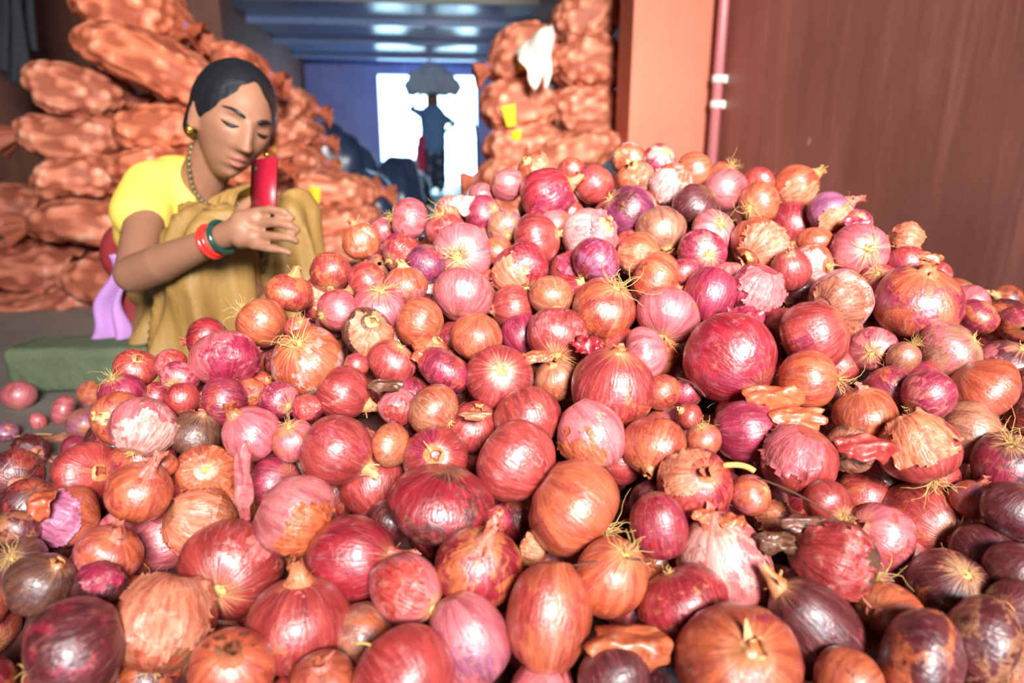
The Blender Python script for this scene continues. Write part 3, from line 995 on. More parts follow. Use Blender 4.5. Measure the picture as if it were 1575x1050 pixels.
tag(link('onion_heap', me), 'deeper layers of red onions inside and behind the heap', 'onion heap', kind='stuff')
# dark filler sheet added under the heap so gaps stay dark and closed
M['dark_filler'] = simple('heap_filler', srgb(84, 46, 40), 0.9, 60, 0.5, 0.5)
nx, ny = 70, 55
def filler_pt(u, v):
    X = -1.0 + 2.18 * u; Y = 0.06 + 1.75 * v
    z = heap_z(X, Y) - 0.105
    return Vector((X, Y, max(z, -0.01) + 0.006 * noise.noise(Vector((X * 30, Y * 30, 0)))))
tag(MB().grid(filler_pt, nx, ny).build('heap_filler', M['dark_filler']), 'dark filler sheet added under the heap to close the gaps', 'onion skins', kind='stuff')
# ------------------------------------------------------------------ net sacks of onions
def mat_sack(name, c1, c2, c3):
    t = NT(name); tc = t.n('ShaderNodeTexCoord'); c = tc.outputs['Object']
    at = t.n('ShaderNodeAttribute'); at.attribute_name = 'lump'
    oi = t.n('ShaderNodeObjectInfo')
    f = t.noise(c, 9, 4, 0.6)
    col = t.mix(t.ss(at.outputs['Fac'], 0.15, 0.85), c1, c2)  # gaps darker, tops paler: shade and highlights painted over the lumps
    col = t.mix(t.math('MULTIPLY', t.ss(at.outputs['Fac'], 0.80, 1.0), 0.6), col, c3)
    col = t.mix(t.math('MULTIPLY', t.ss(f, 0.45, 0.7), 0.35), col, c1)
    col = t.mix(1.0, col, oi.outputs['Color'], 'MULTIPLY')
    w = t.n('ShaderNodeTexWave', _wave_type='BANDS', _bands_direction='X'); w.inputs['Scale'].default_value = 55; t.l(c, w.inputs[0])
    w2 = t.n('ShaderNodeTexWave', _wave_type='BANDS', _bands_direction='Y'); w2.inputs['Scale'].default_value = 55; t.l(c, w2.inputs[0])
    net = t.math('MAXIMUM', w.outputs['Fac'], w2.outputs['Fac'])
    t.set(col, 0.58, 0.35)
    t.bump(net, 0.15, 0.004)
    return t.m
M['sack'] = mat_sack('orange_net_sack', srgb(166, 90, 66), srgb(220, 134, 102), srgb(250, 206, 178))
M['tag'] = simple('yellow_plastic_tag', srgb(250, 205, 50), 0.4, 5, 0.1)
M['twine'] = simple('blue_twine', srgb(110, 108, 160), 0.7, 20, 0.2)
M['poly'] = simple('white_polythene', srgb(245, 240, 225), 0.3, 8, 0.05, 0.2)

def sack_mesh(seed, w, dp, h, cell=0.050):
    """lumpy pillow: w across, dp deep, h tall"""
    rs = random.Random(seed); o3 = Vector((rs.uniform(-9, 9), rs.uniform(-9, 9), rs.uniform(-9, 9)))
    nu, nv = 84, 44
    vs, fs, lump = [], [], []
    sag = rs.uniform(-.03, .03)
    for j in range(nv + 1):
        ph = -math.pi / 2 + math.pi * j / nv
        for i in range(nu):
            a = 2 * math.pi * i / nu
            sg = lambda x, e: math.copysign(abs(x) ** e, x)
            x = sg(math.cos(a), .62) * math.cos(ph) ** .55 * w / 2
            y = sg(math.sin(a), .75) * math.cos(ph) ** .55 * dp / 2
            z = sg(math.sin(ph), .85) * h / 2
            ex = abs(x) / (w / 2)
            z *= 1 - .35 * ex ** 3
            z += sag * (ex ** 2) - .02 * math.sin(x * 7 + seed)
            p = Vector((x, y, z))
            dist, _ = noise.voronoi(p / cell + o3)
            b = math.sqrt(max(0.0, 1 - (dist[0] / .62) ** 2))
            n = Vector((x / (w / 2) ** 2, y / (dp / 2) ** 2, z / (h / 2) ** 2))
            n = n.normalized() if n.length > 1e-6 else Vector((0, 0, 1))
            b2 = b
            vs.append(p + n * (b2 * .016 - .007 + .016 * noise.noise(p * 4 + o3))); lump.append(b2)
    for j in range(nv):
        for i in range(nu):
            i2 = (i + 1) % nu
            fs.append((j*nu+i, j*nu+i2, (j+1)*nu+i2, (j+1)*nu+i))
    me = mesh('net_body', vs, fs, M['sack'])
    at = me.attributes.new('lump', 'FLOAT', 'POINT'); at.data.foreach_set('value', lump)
    return me

def sack(seed, px, py, wpx, hpx, d, label, roll=0, yaw=0, dp=0.42, tint=None, tie=None, tagpx=None, grp='net sacks of onions'):
    w, h = wpx * .96 * d / F, hpx * .90 * d / F
    c = P(px, py, d + dp * 0.35)
    c = P(px, py, d) + Vector((FW.x, FW.y, 0)) * dp * 0.3
    root = empty('onion_sack', c)
    root.rotation_euler = (0, R(roll), R(yaw))
    tag(root, label, 'sack', grp)
    b = link('net_body', sack_mesh(seed, w, dp, h), root)
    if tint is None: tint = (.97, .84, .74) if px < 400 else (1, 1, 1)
    b.color = tuple(tint) + (1,)
    rs = random.Random(seed)
    # gathered, tied mouth of the sack at one end
    s = tie if tie else rs.choice((-1, 1))
    e = MB()
    def fn(u, v):
        a = u * 6.283
        r = (.075 - .055 * min(1, v * 2.2) if v < .45 else .02 + .07 * (v - .45)) * (1 + .25 * math.sin(5 * a + seed))
        return Vector((s * (w / 2 - .035 + .12 * v), r * math.cos(a) * 1.3, r * math.sin(a) - .03 * v * v))
    e.grid(fn, 20, 9, True)
    m = e.build('tied_mouth', M['sack'], root); m.color = b.color
    MB().tube([(s * (w / 2 + .012), .028 * math.cos(k), .024 * math.sin(k)) for k in np.linspace(0, 6.283, 13)], .006, 5).build('twine', M['twine'], m)
    if tagpx:
        q = P(tagpx[0], tagpx[1], d - 0.115)
        q = root.matrix_basis.inverted() @ q
        tw, th = tagpx[2] * d / F / 2, tagpx[3] * d / F / 2
        MB().grid(lambda u, v: q + Vector(((u * 2 - 1) * tw * (1 - .35 * v), -.012 * math.sin(u * 3.1) + .02 * v, (1 - v * 2) * th)), 5, 6).build('tag', M['tag'], root)
    return root

shade_tint = (.62, .58, .60)  # darker tints paint the left stack's shade into its lower and outer sacks
sack(11, 180, 12, 165, 112, 2.55, 'topmost orange net sack at the upper left, cut by the picture edge', 14, -4)
sack(12, 222, 98, 262, 92, 2.45, 'long orange net sack sloping down above the woman', 20, -6, tie=1)
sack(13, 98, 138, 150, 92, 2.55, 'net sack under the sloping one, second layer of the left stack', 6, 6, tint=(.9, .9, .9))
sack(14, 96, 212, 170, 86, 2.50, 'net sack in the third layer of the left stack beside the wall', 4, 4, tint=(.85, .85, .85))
sack(15, 238, 192, 150, 80, 2.40, 'net sack right behind the woman\'s head at ear height', 3, -5)
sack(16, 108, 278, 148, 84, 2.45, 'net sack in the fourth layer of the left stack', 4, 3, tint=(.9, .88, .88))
sack(17, 226, 262, 130, 66, 2.35, 'net sack partly hidden by the yellow blouse shoulder', -3, -4)
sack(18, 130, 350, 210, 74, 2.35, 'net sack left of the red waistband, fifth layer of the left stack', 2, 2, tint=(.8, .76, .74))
sack(19, 20, 330, 150, 96, 2.60, 'dim net sack at the left picture edge beside the stack', 3, 8, tint=shade_tint)
sack(20, 40, 412, 190, 90, 2.45, 'dim net sack low at the left picture edge', -2, 4, tint=shade_tint)
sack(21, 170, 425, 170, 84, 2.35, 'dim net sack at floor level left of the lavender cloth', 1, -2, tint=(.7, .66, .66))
sack(22, 70, 470, 220, 50, 2.40, 'flat dim net sack on the floor at the bottom of the left stack', 0, 0, tint=shade_tint)
sack(23, 335, 100, 135, 74, 3.05, 'net sack at the back showing just above the woman\'s hair', 10, -5, tie=1)
sack(24, 255, 330, 140, 80, 2.55, 'net sack hidden mostly behind the woman\'s back', 0, 0)
sack(25, 260, 415, 150, 90, 2.55, 'lowest net sack behind the woman, hidden by her', 0, 0)
for i_, (y_, L_) in enumerate([(175, 'net sack behind the woman\'s forehead in the rear stack'), (250, 'net sack behind the woman\'s chin in the rear stack'), (325, 'net sack behind the woman\'s chest in the rear stack'), (394, 'bottom net sack of the rear stack, behind the woman')]):
    sack(26 + i_, 345, y_, 130, 80, 3.05, L_, 0, 0)
# stack in the middle distance
B = [(428, 158, 96, 66, 'top net sack of the middle stack, right of the woman\'s hair'), (436, 208, 100, 52, 'second net sack of the middle stack beside the woman\'s brow'),
     (440, 250, 100, 54, 'third net sack of the middle stack, behind the red phone')]
for i, (x, y, w_, h_, L) in enumerate(B):
    sack(40 + i, x, y, w_, h_, 3.7, L, 8 - 3 * i, -3, dp=.5, tie=1, tagpx=(416, 238, 16, 22) if i == 2 else None)
sack(45, 506, 288, 146, 62, 3.45, 'long net sack with a yellow tag, fourth in the middle stack', 5, -3, dp=.5, tie=1, tagpx=(484, 300, 17, 24))
sack(46, 498, 338, 160, 56, 3.35, 'net sack second from the bottom of the middle stack', 3, 2, dp=.5, tie=1, tagpx=(466, 312, 12, 18))
sack(47, 492, 384, 170, 60, 3.3, 'lowest visible net sack of the middle stack, just above the onions', 1, 0, dp=.5)
sack(48, 420, 305, 110, 66, 3.75, 'net sack behind the raised hand in the middle stack', 0, 0, dp=.45)
sack(49, 415, 365, 120, 70, 3.75, 'net sack low behind the hand in the middle stack', 0, 0, dp=.45)
# stack on the right beside the pilaster
sack(60, 905, 24, 122, 92, 3.25, 'topmost net sack of the right stack, tilted and touching the picture edge', -18, 4, tie=-1)
sack(61, 808, 84, 118, 100, 3.05, 'net sack with white polythene thrown over it, right stack', -14, 3, tie=-1, tagpx=(803, 92, 18, 26))
sack(62, 906, 98, 118, 90, 3.2, 'second net sack from the top beside the orange pilaster', -8, 3)
sack(63, 794, 160, 120, 92, 3.05, 'net sack with a big yellow tag hanging down, left column of right stack', -12, 3, tagpx=(785, 178, 22, 30))
sack(64, 902, 168, 124, 88, 3.2, 'third net sack beside the orange pilaster', -6, 3)
sack(65, 800, 217, 124, 70, 3.05, 'net sack under the tagged one, left column of right stack', -8, 3, tagpx=(795, 208, 18, 14))
sack(66, 880, 236, 170, 66, 2.95, 'net sack just behind the onion crest, lowest beside the pilaster', -9, 3)
sack(67, 790, 272, 120, 62, 3.05, 'net sack low at the left foot of the right stack', -3, 3)
sack(68, 905, 310, 140, 80, 3.15, 'net sack hidden behind the onion crest, right', 0, 0)
sack(69, 800, 345, 150, 84, 3.1, 'net sack hidden behind the onion crest, centre', 0, 0)
sack(70, 905, 392, 150, 84, 3.15, 'bottom net sack behind the heap beside the pilaster', 0, 0)
sack(71, 800, 428, 160, 84, 3.1, 'bottom net sack behind the heap, left column', 0, 0)

# white polythene draped over the right stack
def poly(u, v):
    ax_, ay_ = 792 + 62 * u, 76 - 46 * u - 8 * math.sin(u * 3.14)
    bx_, by_ = 818 + 24 * u, 126 + 12 * math.sin(u * 8)
    e_ = v ** 1.15
    q = P(ax_ + (bx_ - ax_) * e_, ay_ + (by_ - ay_) * v, 2.80)
    n = Vector((FW.x, FW.y, 0)).normalized()
    return q - n * (.016 * math.sin(u * 12 + v * 3) + .05 * math.sin(math.pi * v)) + n * .10 * (1 - v) ** 2 + Vector((.006 * math.sin(v * 12 + u * 5), 0, 0))
o = MB().grid(poly, 24, 30).build('polythene_sheet', M['poly'])
sm = o.modifiers.new('thickness', 'SOLIDIFY'); sm.thickness = 0.004
tag(o, 'crumpled white polythene hanging over the tilted sack of the right stack', 'polythene')
# ------------------------------------------------------------------ the woman squatting behind the heap
from mathutils.bvhtree import BVHTree
M['skin'] = simple('warm_brown_skin', srgb(138, 96, 74), 0.52, 9, 0.12, 0.05, 0.35)
M['hair'] = simple('black_hair', srgb(22, 24, 28), 0.42, 40, 0.3, 0.3, 0.5)
M['blouse'] = simple('yellow_blouse_cotton', srgb(236, 196, 84), 0.75, 14, 0.10, 0.2)
t = NT('mustard_saree'); c = t.coord()
f = t.noise(t.vmath('MULTIPLY', c, (3, 3, .7)), 5, 4); g = t.noise(c, 120, 2)
t.set(t.mix(f, srgb(104, 78, 38), srgb(168, 130, 70)), 0.62, 0.4); t.bump(t.math('ADD', f, t.math('MULTIPLY', g, .15)), 0.4, 0.02)
M['saree'] = t.m
M['maroon'] = simple('maroon_cloth', srgb(128, 34, 40), 0.7, 10, 0.25, 0.2)
M['lavender'] = simple('lavender_cloth', srgb(172, 124, 184), 0.75, 9, 0.15, 0.2)
M['gold'] = simple('gold', srgb(226, 184, 84), 0.25, 5, 0.1); M['gold'].node_tree.nodes['Principled BSDF'].inputs['Metallic'].default_value = 0.9
M['beads'] = simple('dark_bead', srgb(92, 78, 50), 0.25, 30, 0.3, 0, 0.6)
M['bangle_r'] = simple('red_glass_bangle', srgb(206, 48, 42), 0.2, 5, 0.1, 0, 0.6)
M['bangle_g'] = simple('green_glass_bangle', srgb(24, 62, 56), 0.15, 5, 0.2, 0, 0.7)
M['phone'] = simple('dark_red_phone_case', srgb(150, 22, 42), 0.35, 4, 0.1)
M['eye'] = simple('dark_eye', srgb(30, 20, 18), 0.55, 5, 0.1)
M['lip'] = simple('lip', srgb(150, 84, 78), 0.45, 20, 0.1)

HC = P(360, 192, 1.40)                                   # skull centre
fwd = cam_dir(.60, .42)
upv = (UP + RT * .17); upv = (upv - fwd * upv.dot(fwd)).normalized()
sid = fwd.cross(upv).normalized()                        # towards her right ear
HM = Matrix((sid, fwd, upv)).transposed()
HS = 1.03
def H(x, y, z): return HC + HM @ (Vector((x, y, z)) * HS)
def gs(x, m, s): return math.exp(-((x - m) / s) ** 2)
def head_local(u, v):
    """u round, v bottom to top"""
    ph = -math.pi / 2 + math.pi * v; a = 2 * math.pi * u
    x = math.cos(ph) * math.cos(a); y = math.cos(ph) * math.sin(a); z = math.sin(ph)
    k = max(0.0, -z)
    X = x * .070 * (1 - .38 * k ** 1.6); Y = y * .092; Z = z * .115
    if y > 0: Y = y * (.088 - .006 * k)
    else: Y = y * (.100 - .045 * k ** 1.3)
    if z < -.2 and y > 0: Y += .010 * k * y
    fr = max(0.0, y)
    if fr > 0:
        ax = abs(X)
        d = 0
        ridge = max(0, min(1, (.030 - Z) / .060)) if Z > -.034 else max(0, 1 - (-.034 - Z) / .010)
        d += .029 * math.exp(-(X / (.009 + .006 * ridge)) ** 2) * ridge
        d += .006 * gs(ax, .012, .007) * gs(Z, -.030, .008)            # nostril wings
        d -= .012 * gs(ax, .031, .016) * gs(Z, .014, .012)             # sockets
        d += .006 * gs(ax, .031, .011) * gs(Z, .010, .007)             # lids
        d += .006 * gs(ax, .026, .022) * gs(Z, .032, .008)             # brow
        d += .006 * gs(ax, .044, .018) * gs(Z, -.012, .018)            # cheekbones
        d -= .005 * gs(ax, .040, .014) * gs(Z, -.050, .016)
        d += .009 * gs(X, 0, .019) * (gs(Z, -.054, .006) + .95 * gs(Z, -.069, .0065))
        d -= .004 * gs(X, 0, .022) * gs(Z, -.0615, .0025)
        d -= .004 * gs(X, 0, .02) * gs(Z, -.082, .006)
        d += .010 * gs(X, 0, .020) * gs(Z, -.098, .013)
        Y += d * min(1, fr * 1.6)
    return X, Y, Z
hm = MB()
hm.grid(lambda u, v: H(*head_local(u, v)), 120, 90, True)
for s in (1, -1):                                        # ears
    hm.grid(lambda u, v: H(s * (.075 + .006 * math.sin(u * 6.283) - .009 * math.cos(u * 6.283)), .000 + .014 * math.sin(v * 3.1416) * math.cos(u * 6.283) - .006 * v, -.008 + .027 * -math.cos(v * 3.1416)), 16, 12, True)
base = Vector((P(290, 600, 1.62).x, P(290, 600, 1.62).y, 0))
woman = tag(empty('person', base), 'woman in a yellow blouse and mustard saree squatting and looking down at a phone', 'person')
def rel(v): return Vector(v) - base
q = lambda x, y, d: rel(P(x, y, d))
parts = [(q(332, 235, 1.44), q(300, 300, 1.50), .048, .052), (q(300, 300, 1.50), q(285, 330, 1.54), .06, .09), (q(285, 335, 1.55), q(255, 430, 1.64), .095, .10),
   (q(262, 300, 1.50), q(232, 295, 1.45), .05, .048), (q(232, 295, 1.45), q(206, 420, 1.29), .043, .036), (q(206, 422, 1.285), q(250, 404, 1.25), .037, .037), (q(250, 404, 1.25), q(345, 363, 1.185), .036, .022),
   (q(345, 363, 1.185), q(372, 352, 1.172), .024, .026), (q(372, 340, 1.172), q(392, 336, 1.168), .021, .018), (q(372, 364, 1.172), q(390, 364, 1.168), .022, .018),
   (q(330, 315, 1.56), q(385, 330, 1.60), .06, .045), (q(385, 330, 1.60), q(420, 425, 1.54), .042, .035), (q(420, 425, 1.54), q(392, 445, 1.44), .034, .024), (q(392, 445, 1.44), q(380, 448, 1.40), .025, .026),
   (q(255, 440, 1.66), q(300, 400, 1.5), .10, .085), (q(300, 400, 1.5), q(335, 376, 1.37), .08, .06), (q(335, 378, 1.37), q(325, 600, 1.46), .055, .036), (q(325, 602, 1.46), q(330, 618, 1.38), .035, .028),
   (q(280, 440, 1.68), q(370, 380, 1.58), .10, .08), (q(370, 380, 1.58), q(440, 340, 1.50), .075, .055), (q(440, 342, 1.5), q(425, 590, 1.55), .052, .036), (q(425, 592, 1.55), q(432, 612, 1.47), .035, .028)]
fing = [[(390, 326, 1.168), (416, 322, 1.154), (437, 326, 1.150), (449, 335, 1.158)], [(394, 344, 1.166), (424, 342, 1.150), (446, 347, 1.148), (458, 354, 1.158)],
        [(393, 362, 1.166), (424, 363, 1.152), (445, 366, 1.150), (456, 371, 1.158)], [(388, 377, 1.168), (415, 382, 1.156), (434, 385, 1.156), (446, 389, 1.162)],
        [(366, 335, 1.185), (376, 318, 1.20), (388, 308, 1.21), (400, 303, 1.215)]]
for fi, ch in enumerate(fing):
    rr = [.0086, .0080, .0074, .0066] if fi < 3 else ([.0082, .0075, .007, .0062] if fi == 3 else [.013, .0115, .0105, .009])
    for k in range(3): parts.append((q(*ch[k]), q(*ch[k + 1]), rr[k], rr[k + 1]))
for k in range(4):
    parts.append((q(376 - 3 * k, 440 + 5 * k, 1.395), q(356 - 2 * k, 450 + 5 * k, 1.37), .009, .008)); parts.append((q(356 - 2 * k, 450 + 5 * k, 1.37), q(346, 460 + 4 * k, 1.38), .008, .007))
parts.append((q(385, 440, 1.385), q(372, 428, 1.36), .01, .009))
body = blob('body', M['skin'], parts, woman, .0042, extra=([rel(v) for v in hm.v], hm.f), smooth=2)
bvh = BVHTree.FromPolygons([v.co + base for v in body.data.vertices], [tuple(p.vertices) for p in body.data.polygons])
def on_body(px, py, off=0.003, dflt=1.4):
    dr = (P(px, py, 1) - CAM).normalized()
    h, n, i, d = bvh.ray_cast(CAM + dr * 1.0, dr)
    return rel(h + n * off) if h and d < .8 else q(px, py, dflt)
def on_face(x, z, off=0.001):
    h, n, i, d = bvh.ray_cast(H(x, .25, z), -fwd)
    return rel(h + n * off) if h else rel(H(x, .09, z))

# hair: close cap, knot at the nape
cap = MB()
def hair_pt(u, v):
    ph = -math.pi / 2 + math.pi * v; a = 2 * math.pi * u
    x, y, z = math.cos(ph) * math.cos(a), math.cos(ph) * math.sin(a), math.sin(ph)
    X, Y, Z = x * .084, -.031 + y * (.106 if y > 0 else .090), .030 + z * .101
    k = 1 + .012 * math.sin(a * 40) * math.cos(ph) - .02 * math.exp(-(X / .004) ** 2) * max(0, y)
    return rel(H(X * k, -.030 + (Y + .030) * k, Z * k))
cap.grid(hair_pt, 120, 50, True)
hr = blob('hair', M['hair'], [(rel(H(0, -.105, -.02)), rel(H(0, -.12, -.035)), .045, .042), (rel(H(.052, -.045, .0)), rel(H(.045, -.07, -.035)), .032, .032), (rel(H(-.052, -.045, .0)), rel(H(-.045, -.07, -.035)), .032, .032)],
          woman, .005, .0012, 40, extra=(cap.v, cap.f), smooth=7)
for s in (1, -1):
    b = MB(); b.tube([on_face(s * x, .027 + .007 * math.sin((x - .012) / .036 * 2.4), .001) for x in np.linspace(.012, .050, 9)], [.0022, .0036, .004, .004, .0036, .0032, .0026, .002, .001], 6)
    b.build('eyebrow', M['hair'], woman)
    e = MB(); e.tube([on_face(s * x, .0065 - .004 * math.sin((x - .018) / .028 * 3.14), .0006) for x in np.linspace(.017, .047, 9)], [.001, .0026, .004, .0048, .005, .0046, .0038, .0026, .001], 6)
    e.build('eye', M['eye'], woman)
    er = rel(H(s * .080, .004, -.037))
    MB().grid(lambda u, v: er + Vector((math.cos(u*6.283)*math.sin(v*3.1416), math.sin(u*6.283)*math.sin(v*3.1416), math.cos(v*3.1416))) * .0075, 12, 8, True).build('earring', M['gold'], woman)
lp = MB()
for z0, w_ in ((-.056, .020), (-.0675, .017)):
    lp.tube([on_face(x, z0 + (.003 if z0 > -.06 else -.002) * math.cos(x / w_ * 1.57) - .004 * (x / w_) ** 2 * (1 if z0 > -.06 else -1), -.0008) for x in np.linspace(-w_, w_, 11)], [.0008, .002, .003, .0036, .0038, .0034, .0038, .0036, .003, .002, .0008], 6)
lp.build('lips', M['lip'], woman)
# clothing
blob('blouse', M['blouse'], [(q(280, 312, 1.53), q(246, 352, 1.58), .108, .105), (q(268, 292, 1.50), q(235, 292, 1.455), .066, .066), (q(236, 292, 1.455), q(215, 330, 1.40), .066, .060),
     (q(330, 326, 1.56), q(375, 334, 1.59), .070, .06)], woman, .007, .007, (14, 14, 9), smooth=5)
blob('petticoat', M['maroon'], [(q(205, 388, 1.60), q(235, 392, 1.60), .075, .09), (q(215, 400, 1.60), q(212, 580, 1.63), .055, .07), (q(182, 378, 1.58), q(182, 400, 1.60), .035, .04)], woman, .007, .010, (16, 16, 5), smooth=5)
blob('saree', M['saree'], [(q(268, 440, 1.62), q(300, 395, 1.50), .10, .10), (q(300, 395, 1.50), q(334, 372, 1.36), .10, .074), (q(334, 374, 1.36), q(322, 610, 1.48), .078, .13),
     (q(285, 440, 1.68), q(375, 380, 1.58), .12, .09), (q(375, 380, 1.58), q(447, 334, 1.48), .085, .058), (q(447, 336, 1.48), q(448, 600, 1.54), .058, .11),
     (q(385, 410, 1.50), q(380, 600, 1.52), .075, .13), (q(280, 460, 1.58), q(275, 600, 1.58), .085, .10), (q(312, 352, 1.50), q(345, 400, 1.5), .08, .08)], woman, .008, .030, (13, 13, 2.2), smooth=4, pleat=.026)
# end of the saree carried over the far shoulder
pal = [(345, 402, 1.40), (318, 350, 1.425), (330, 312, 1.45), (362, 296, 1.50), (395, 300, 1.58)]
pp = [q(*a) for a in pal]
def pallu(u, v):
    s = v * (len(pp) - 1); i = min(int(s), len(pp) - 2); c0 = pp[i].lerp(pp[i + 1], s - i)
    return c0 + RT * (u - .5) * .11 + Vector((0, 0, (u - .5) * .05)) - FW * (.006 * math.sin(u * 26) + .03 * math.sin(math.pi * u))
o = MB().grid(pallu, 30, 24).build('pallu', M['saree'], woman)
sm = o.modifiers.new('thickness', 'SOLIDIFY'); sm.thickness = .004
# lavender cloth tied at the waist and hanging down
def lav(u, v):
    x = 186 - 16 * v + (u - .5) * (30 + 26 * v); y = 392 + 148 * v - 10 * math.sin(u * 6 + 1) * v
    return q(x - 4, y, 1.50 + .06 * v) + FW * (.014 * math.sin(u * 10 + v * 4)) + RT * .012 * math.sin(v * 9)
o = MB().grid(lav, 24, 30).build('waist_cloth', M['lavender'], woman)
sm = o.modifiers.new('thickness', 'SOLIDIFY'); sm.thickness = .005
# jewellery
nk = MB()
path = [(294, 226), (291, 244), (291, 262), (294, 280), (300, 296), (310, 308), (323, 317), (338, 323), (350, 327), (362, 320), (372, 308)]
for k in range(len(path) - 1):
    for m_ in range(2):
        f_ = m_ / 2; x = path[k][0] * (1 - f_) + path[k+1][0] * f_; y = path[k][1] * (1 - f_) + path[k+1][1] * f_
        c0 = q(x, y, 1.405 + .012 * abs(k - 4) / 5)
        nk.grid(lambda u, v: c0 + Vector((math.cos(u*6.283)*math.sin(v*3.1416), math.sin(u*6.283)*math.sin(v*3.1416), math.cos(v*3.1416))) * .0062, 10, 7, True)
n_ = nk.build('bead_necklace', M['beads'], woman)
pc = q(352, 332, 1.40)
MB().grid(lambda u, v: pc + Vector((math.cos(u*6.283)*math.sin(v*3.1416) * .9, math.sin(u*6.283)*math.sin(v*3.1416) * .4, math.cos(v*3.1416) * 1.3)) * .010, 12, 8, True).build('pendant', M['gold'], n_)
axf = (P(345, 363, 1.185) - P(250, 404, 1.25)).normalized()
def bangle(name, fr, rad, th, mat):
    c0 = P(250, 404, 1.25).lerp(P(345, 363, 1.185), fr); a = axf.orthogonal().normalized(); b = axf.cross(a)
    MB().tube([rel(c0 + (a * math.cos(k) + b * math.sin(k)) * rad) for k in np.linspace(0, 6.2832, 33)], th, 8, False).build(name, mat, woman)
bangle('red_bangle', .80, .0290, .0050, M['bangle_r']); bangle('red_bangle', .86, .0285, .0035, M['bangle_r'])
bangle('green_bangle', .97, .0285, .0048, M['bangle_g'])

# phone held upright in the hand
bm = bmesh.new(); bmesh.ops.create_cube(bm, size=1)
for v in bm.verts: v.co.x *= .068; v.co.y *= .010; v.co.z *= .132
bmesh.ops.bevel(bm, geom=bm.edges[:], offset=.004, segments=3, affect='EDGES')
me = bpy.data.meshes.new('case'); bm.to_mesh(me); bm.free(); me.materials.append(M['phone']); me.polygons.foreach_set('use_smooth', [True] * len(me.polygons))
ph = tag(empty('phone', P(405, 299, 1.188)), 'dark red phone held upright in the woman\'s hand', 'phone')
zz = (UP + RT * .03).normalized(); yy_ = (FW * .85 + RT * .5); yy_ = (yy_ - zz * yy_.dot(zz)).normalized()
ph.rotation_euler = Matrix((yy_.cross(zz), yy_, zz)).transposed().to_euler()
link('case', me, ph)
MB().box((-.030, .0045, -.060), (.030, .0058, .060)).build('screen', M['eye'], ph, smooth=False)
MB().tube([(-.02, -.0045, .048), (-.02, -.0062, .048)], .007, 16).build('lens', M['eye'], ph)
# ------------------------------------------------------------------ loose skins and straw on the heap
FL = [(905, 525, 46, 30, 'c', 'crimson loose skin scrap lying between onions, upper slope centre'), (1147, 480, 52, 40, 'm', 'bright magenta loose skin under the peeled onion, upper slope right'),
 (1196, 828, 56, 34, 'b', 'brown dry skin scrap near the front, right of centre'), (1128, 800, 40, 26, 'o', 'small orange skin scrap beside the elongated crimson onion'),
 (970, 990, 118, 66, 'o', 'large curled orange skin shell at the front edge, centre'), (1195, 600, 84, 40, 'o', 'long curled orange skin beside the biggest crimson onion'),
 (1232, 636, 76, 34, 'o', 'crumpled orange skin below the rooted copper onion, right of centre'), (716, 304, 52, 30, 'w', 'white papery skins on the left crest against the doorway'),
 (1335, 682, 88, 42, 'r', 'broad red-brown skin flap on the lower slope, right'), (370, 745, 130, 24, 'p', 'tall pink strip of skin standing up on the left slope'),
 (1318, 340, 38, 26, 'm', 'magenta skin tip on the right crest against the wall'), (1430, 392, 40, 20, 'o', 'pointed brown skin on the right crest against the wall'),
 (826, 545, 40, 22, 'o', 'thin orange skin scrap mid-slope centre'), (730, 635, 46, 14, 't', 'dry tan skin strip below the root-scarred red onion'),
 (905, 722, 50, 12, 't', 'tan dry skin strip under the whitish onion'), (90, 672, 60, 14, 't', 'flat tan scraps on the floor, far left'),
 (75, 705, 36, 22, 'b', 'dark brown scrap on the floor at the left'), (60, 770, 40, 40, 'o', 'pointed orange skin standing at the far left'),
 (170, 645, 20, 10, 't', 'tiny tan scrap on the streaked orange onion, left'), (655, 540, 40, 26, 'o', 'crumpled orange skin mid-slope left of centre'),
 (590, 588, 52, 20, 'b', 'dark dry skin below the small red onion, mid-slope'), (1240, 800, 80, 26, 'b', 'brown dry skins scattered on the lower slope, right'),
 (1085, 790, 36, 22, 'o', 'copper skin scrap between crimson onions, lower slope right of centre'), (455, 915, 30, 20, 'r', 'small red skin scrap at the front, left')]
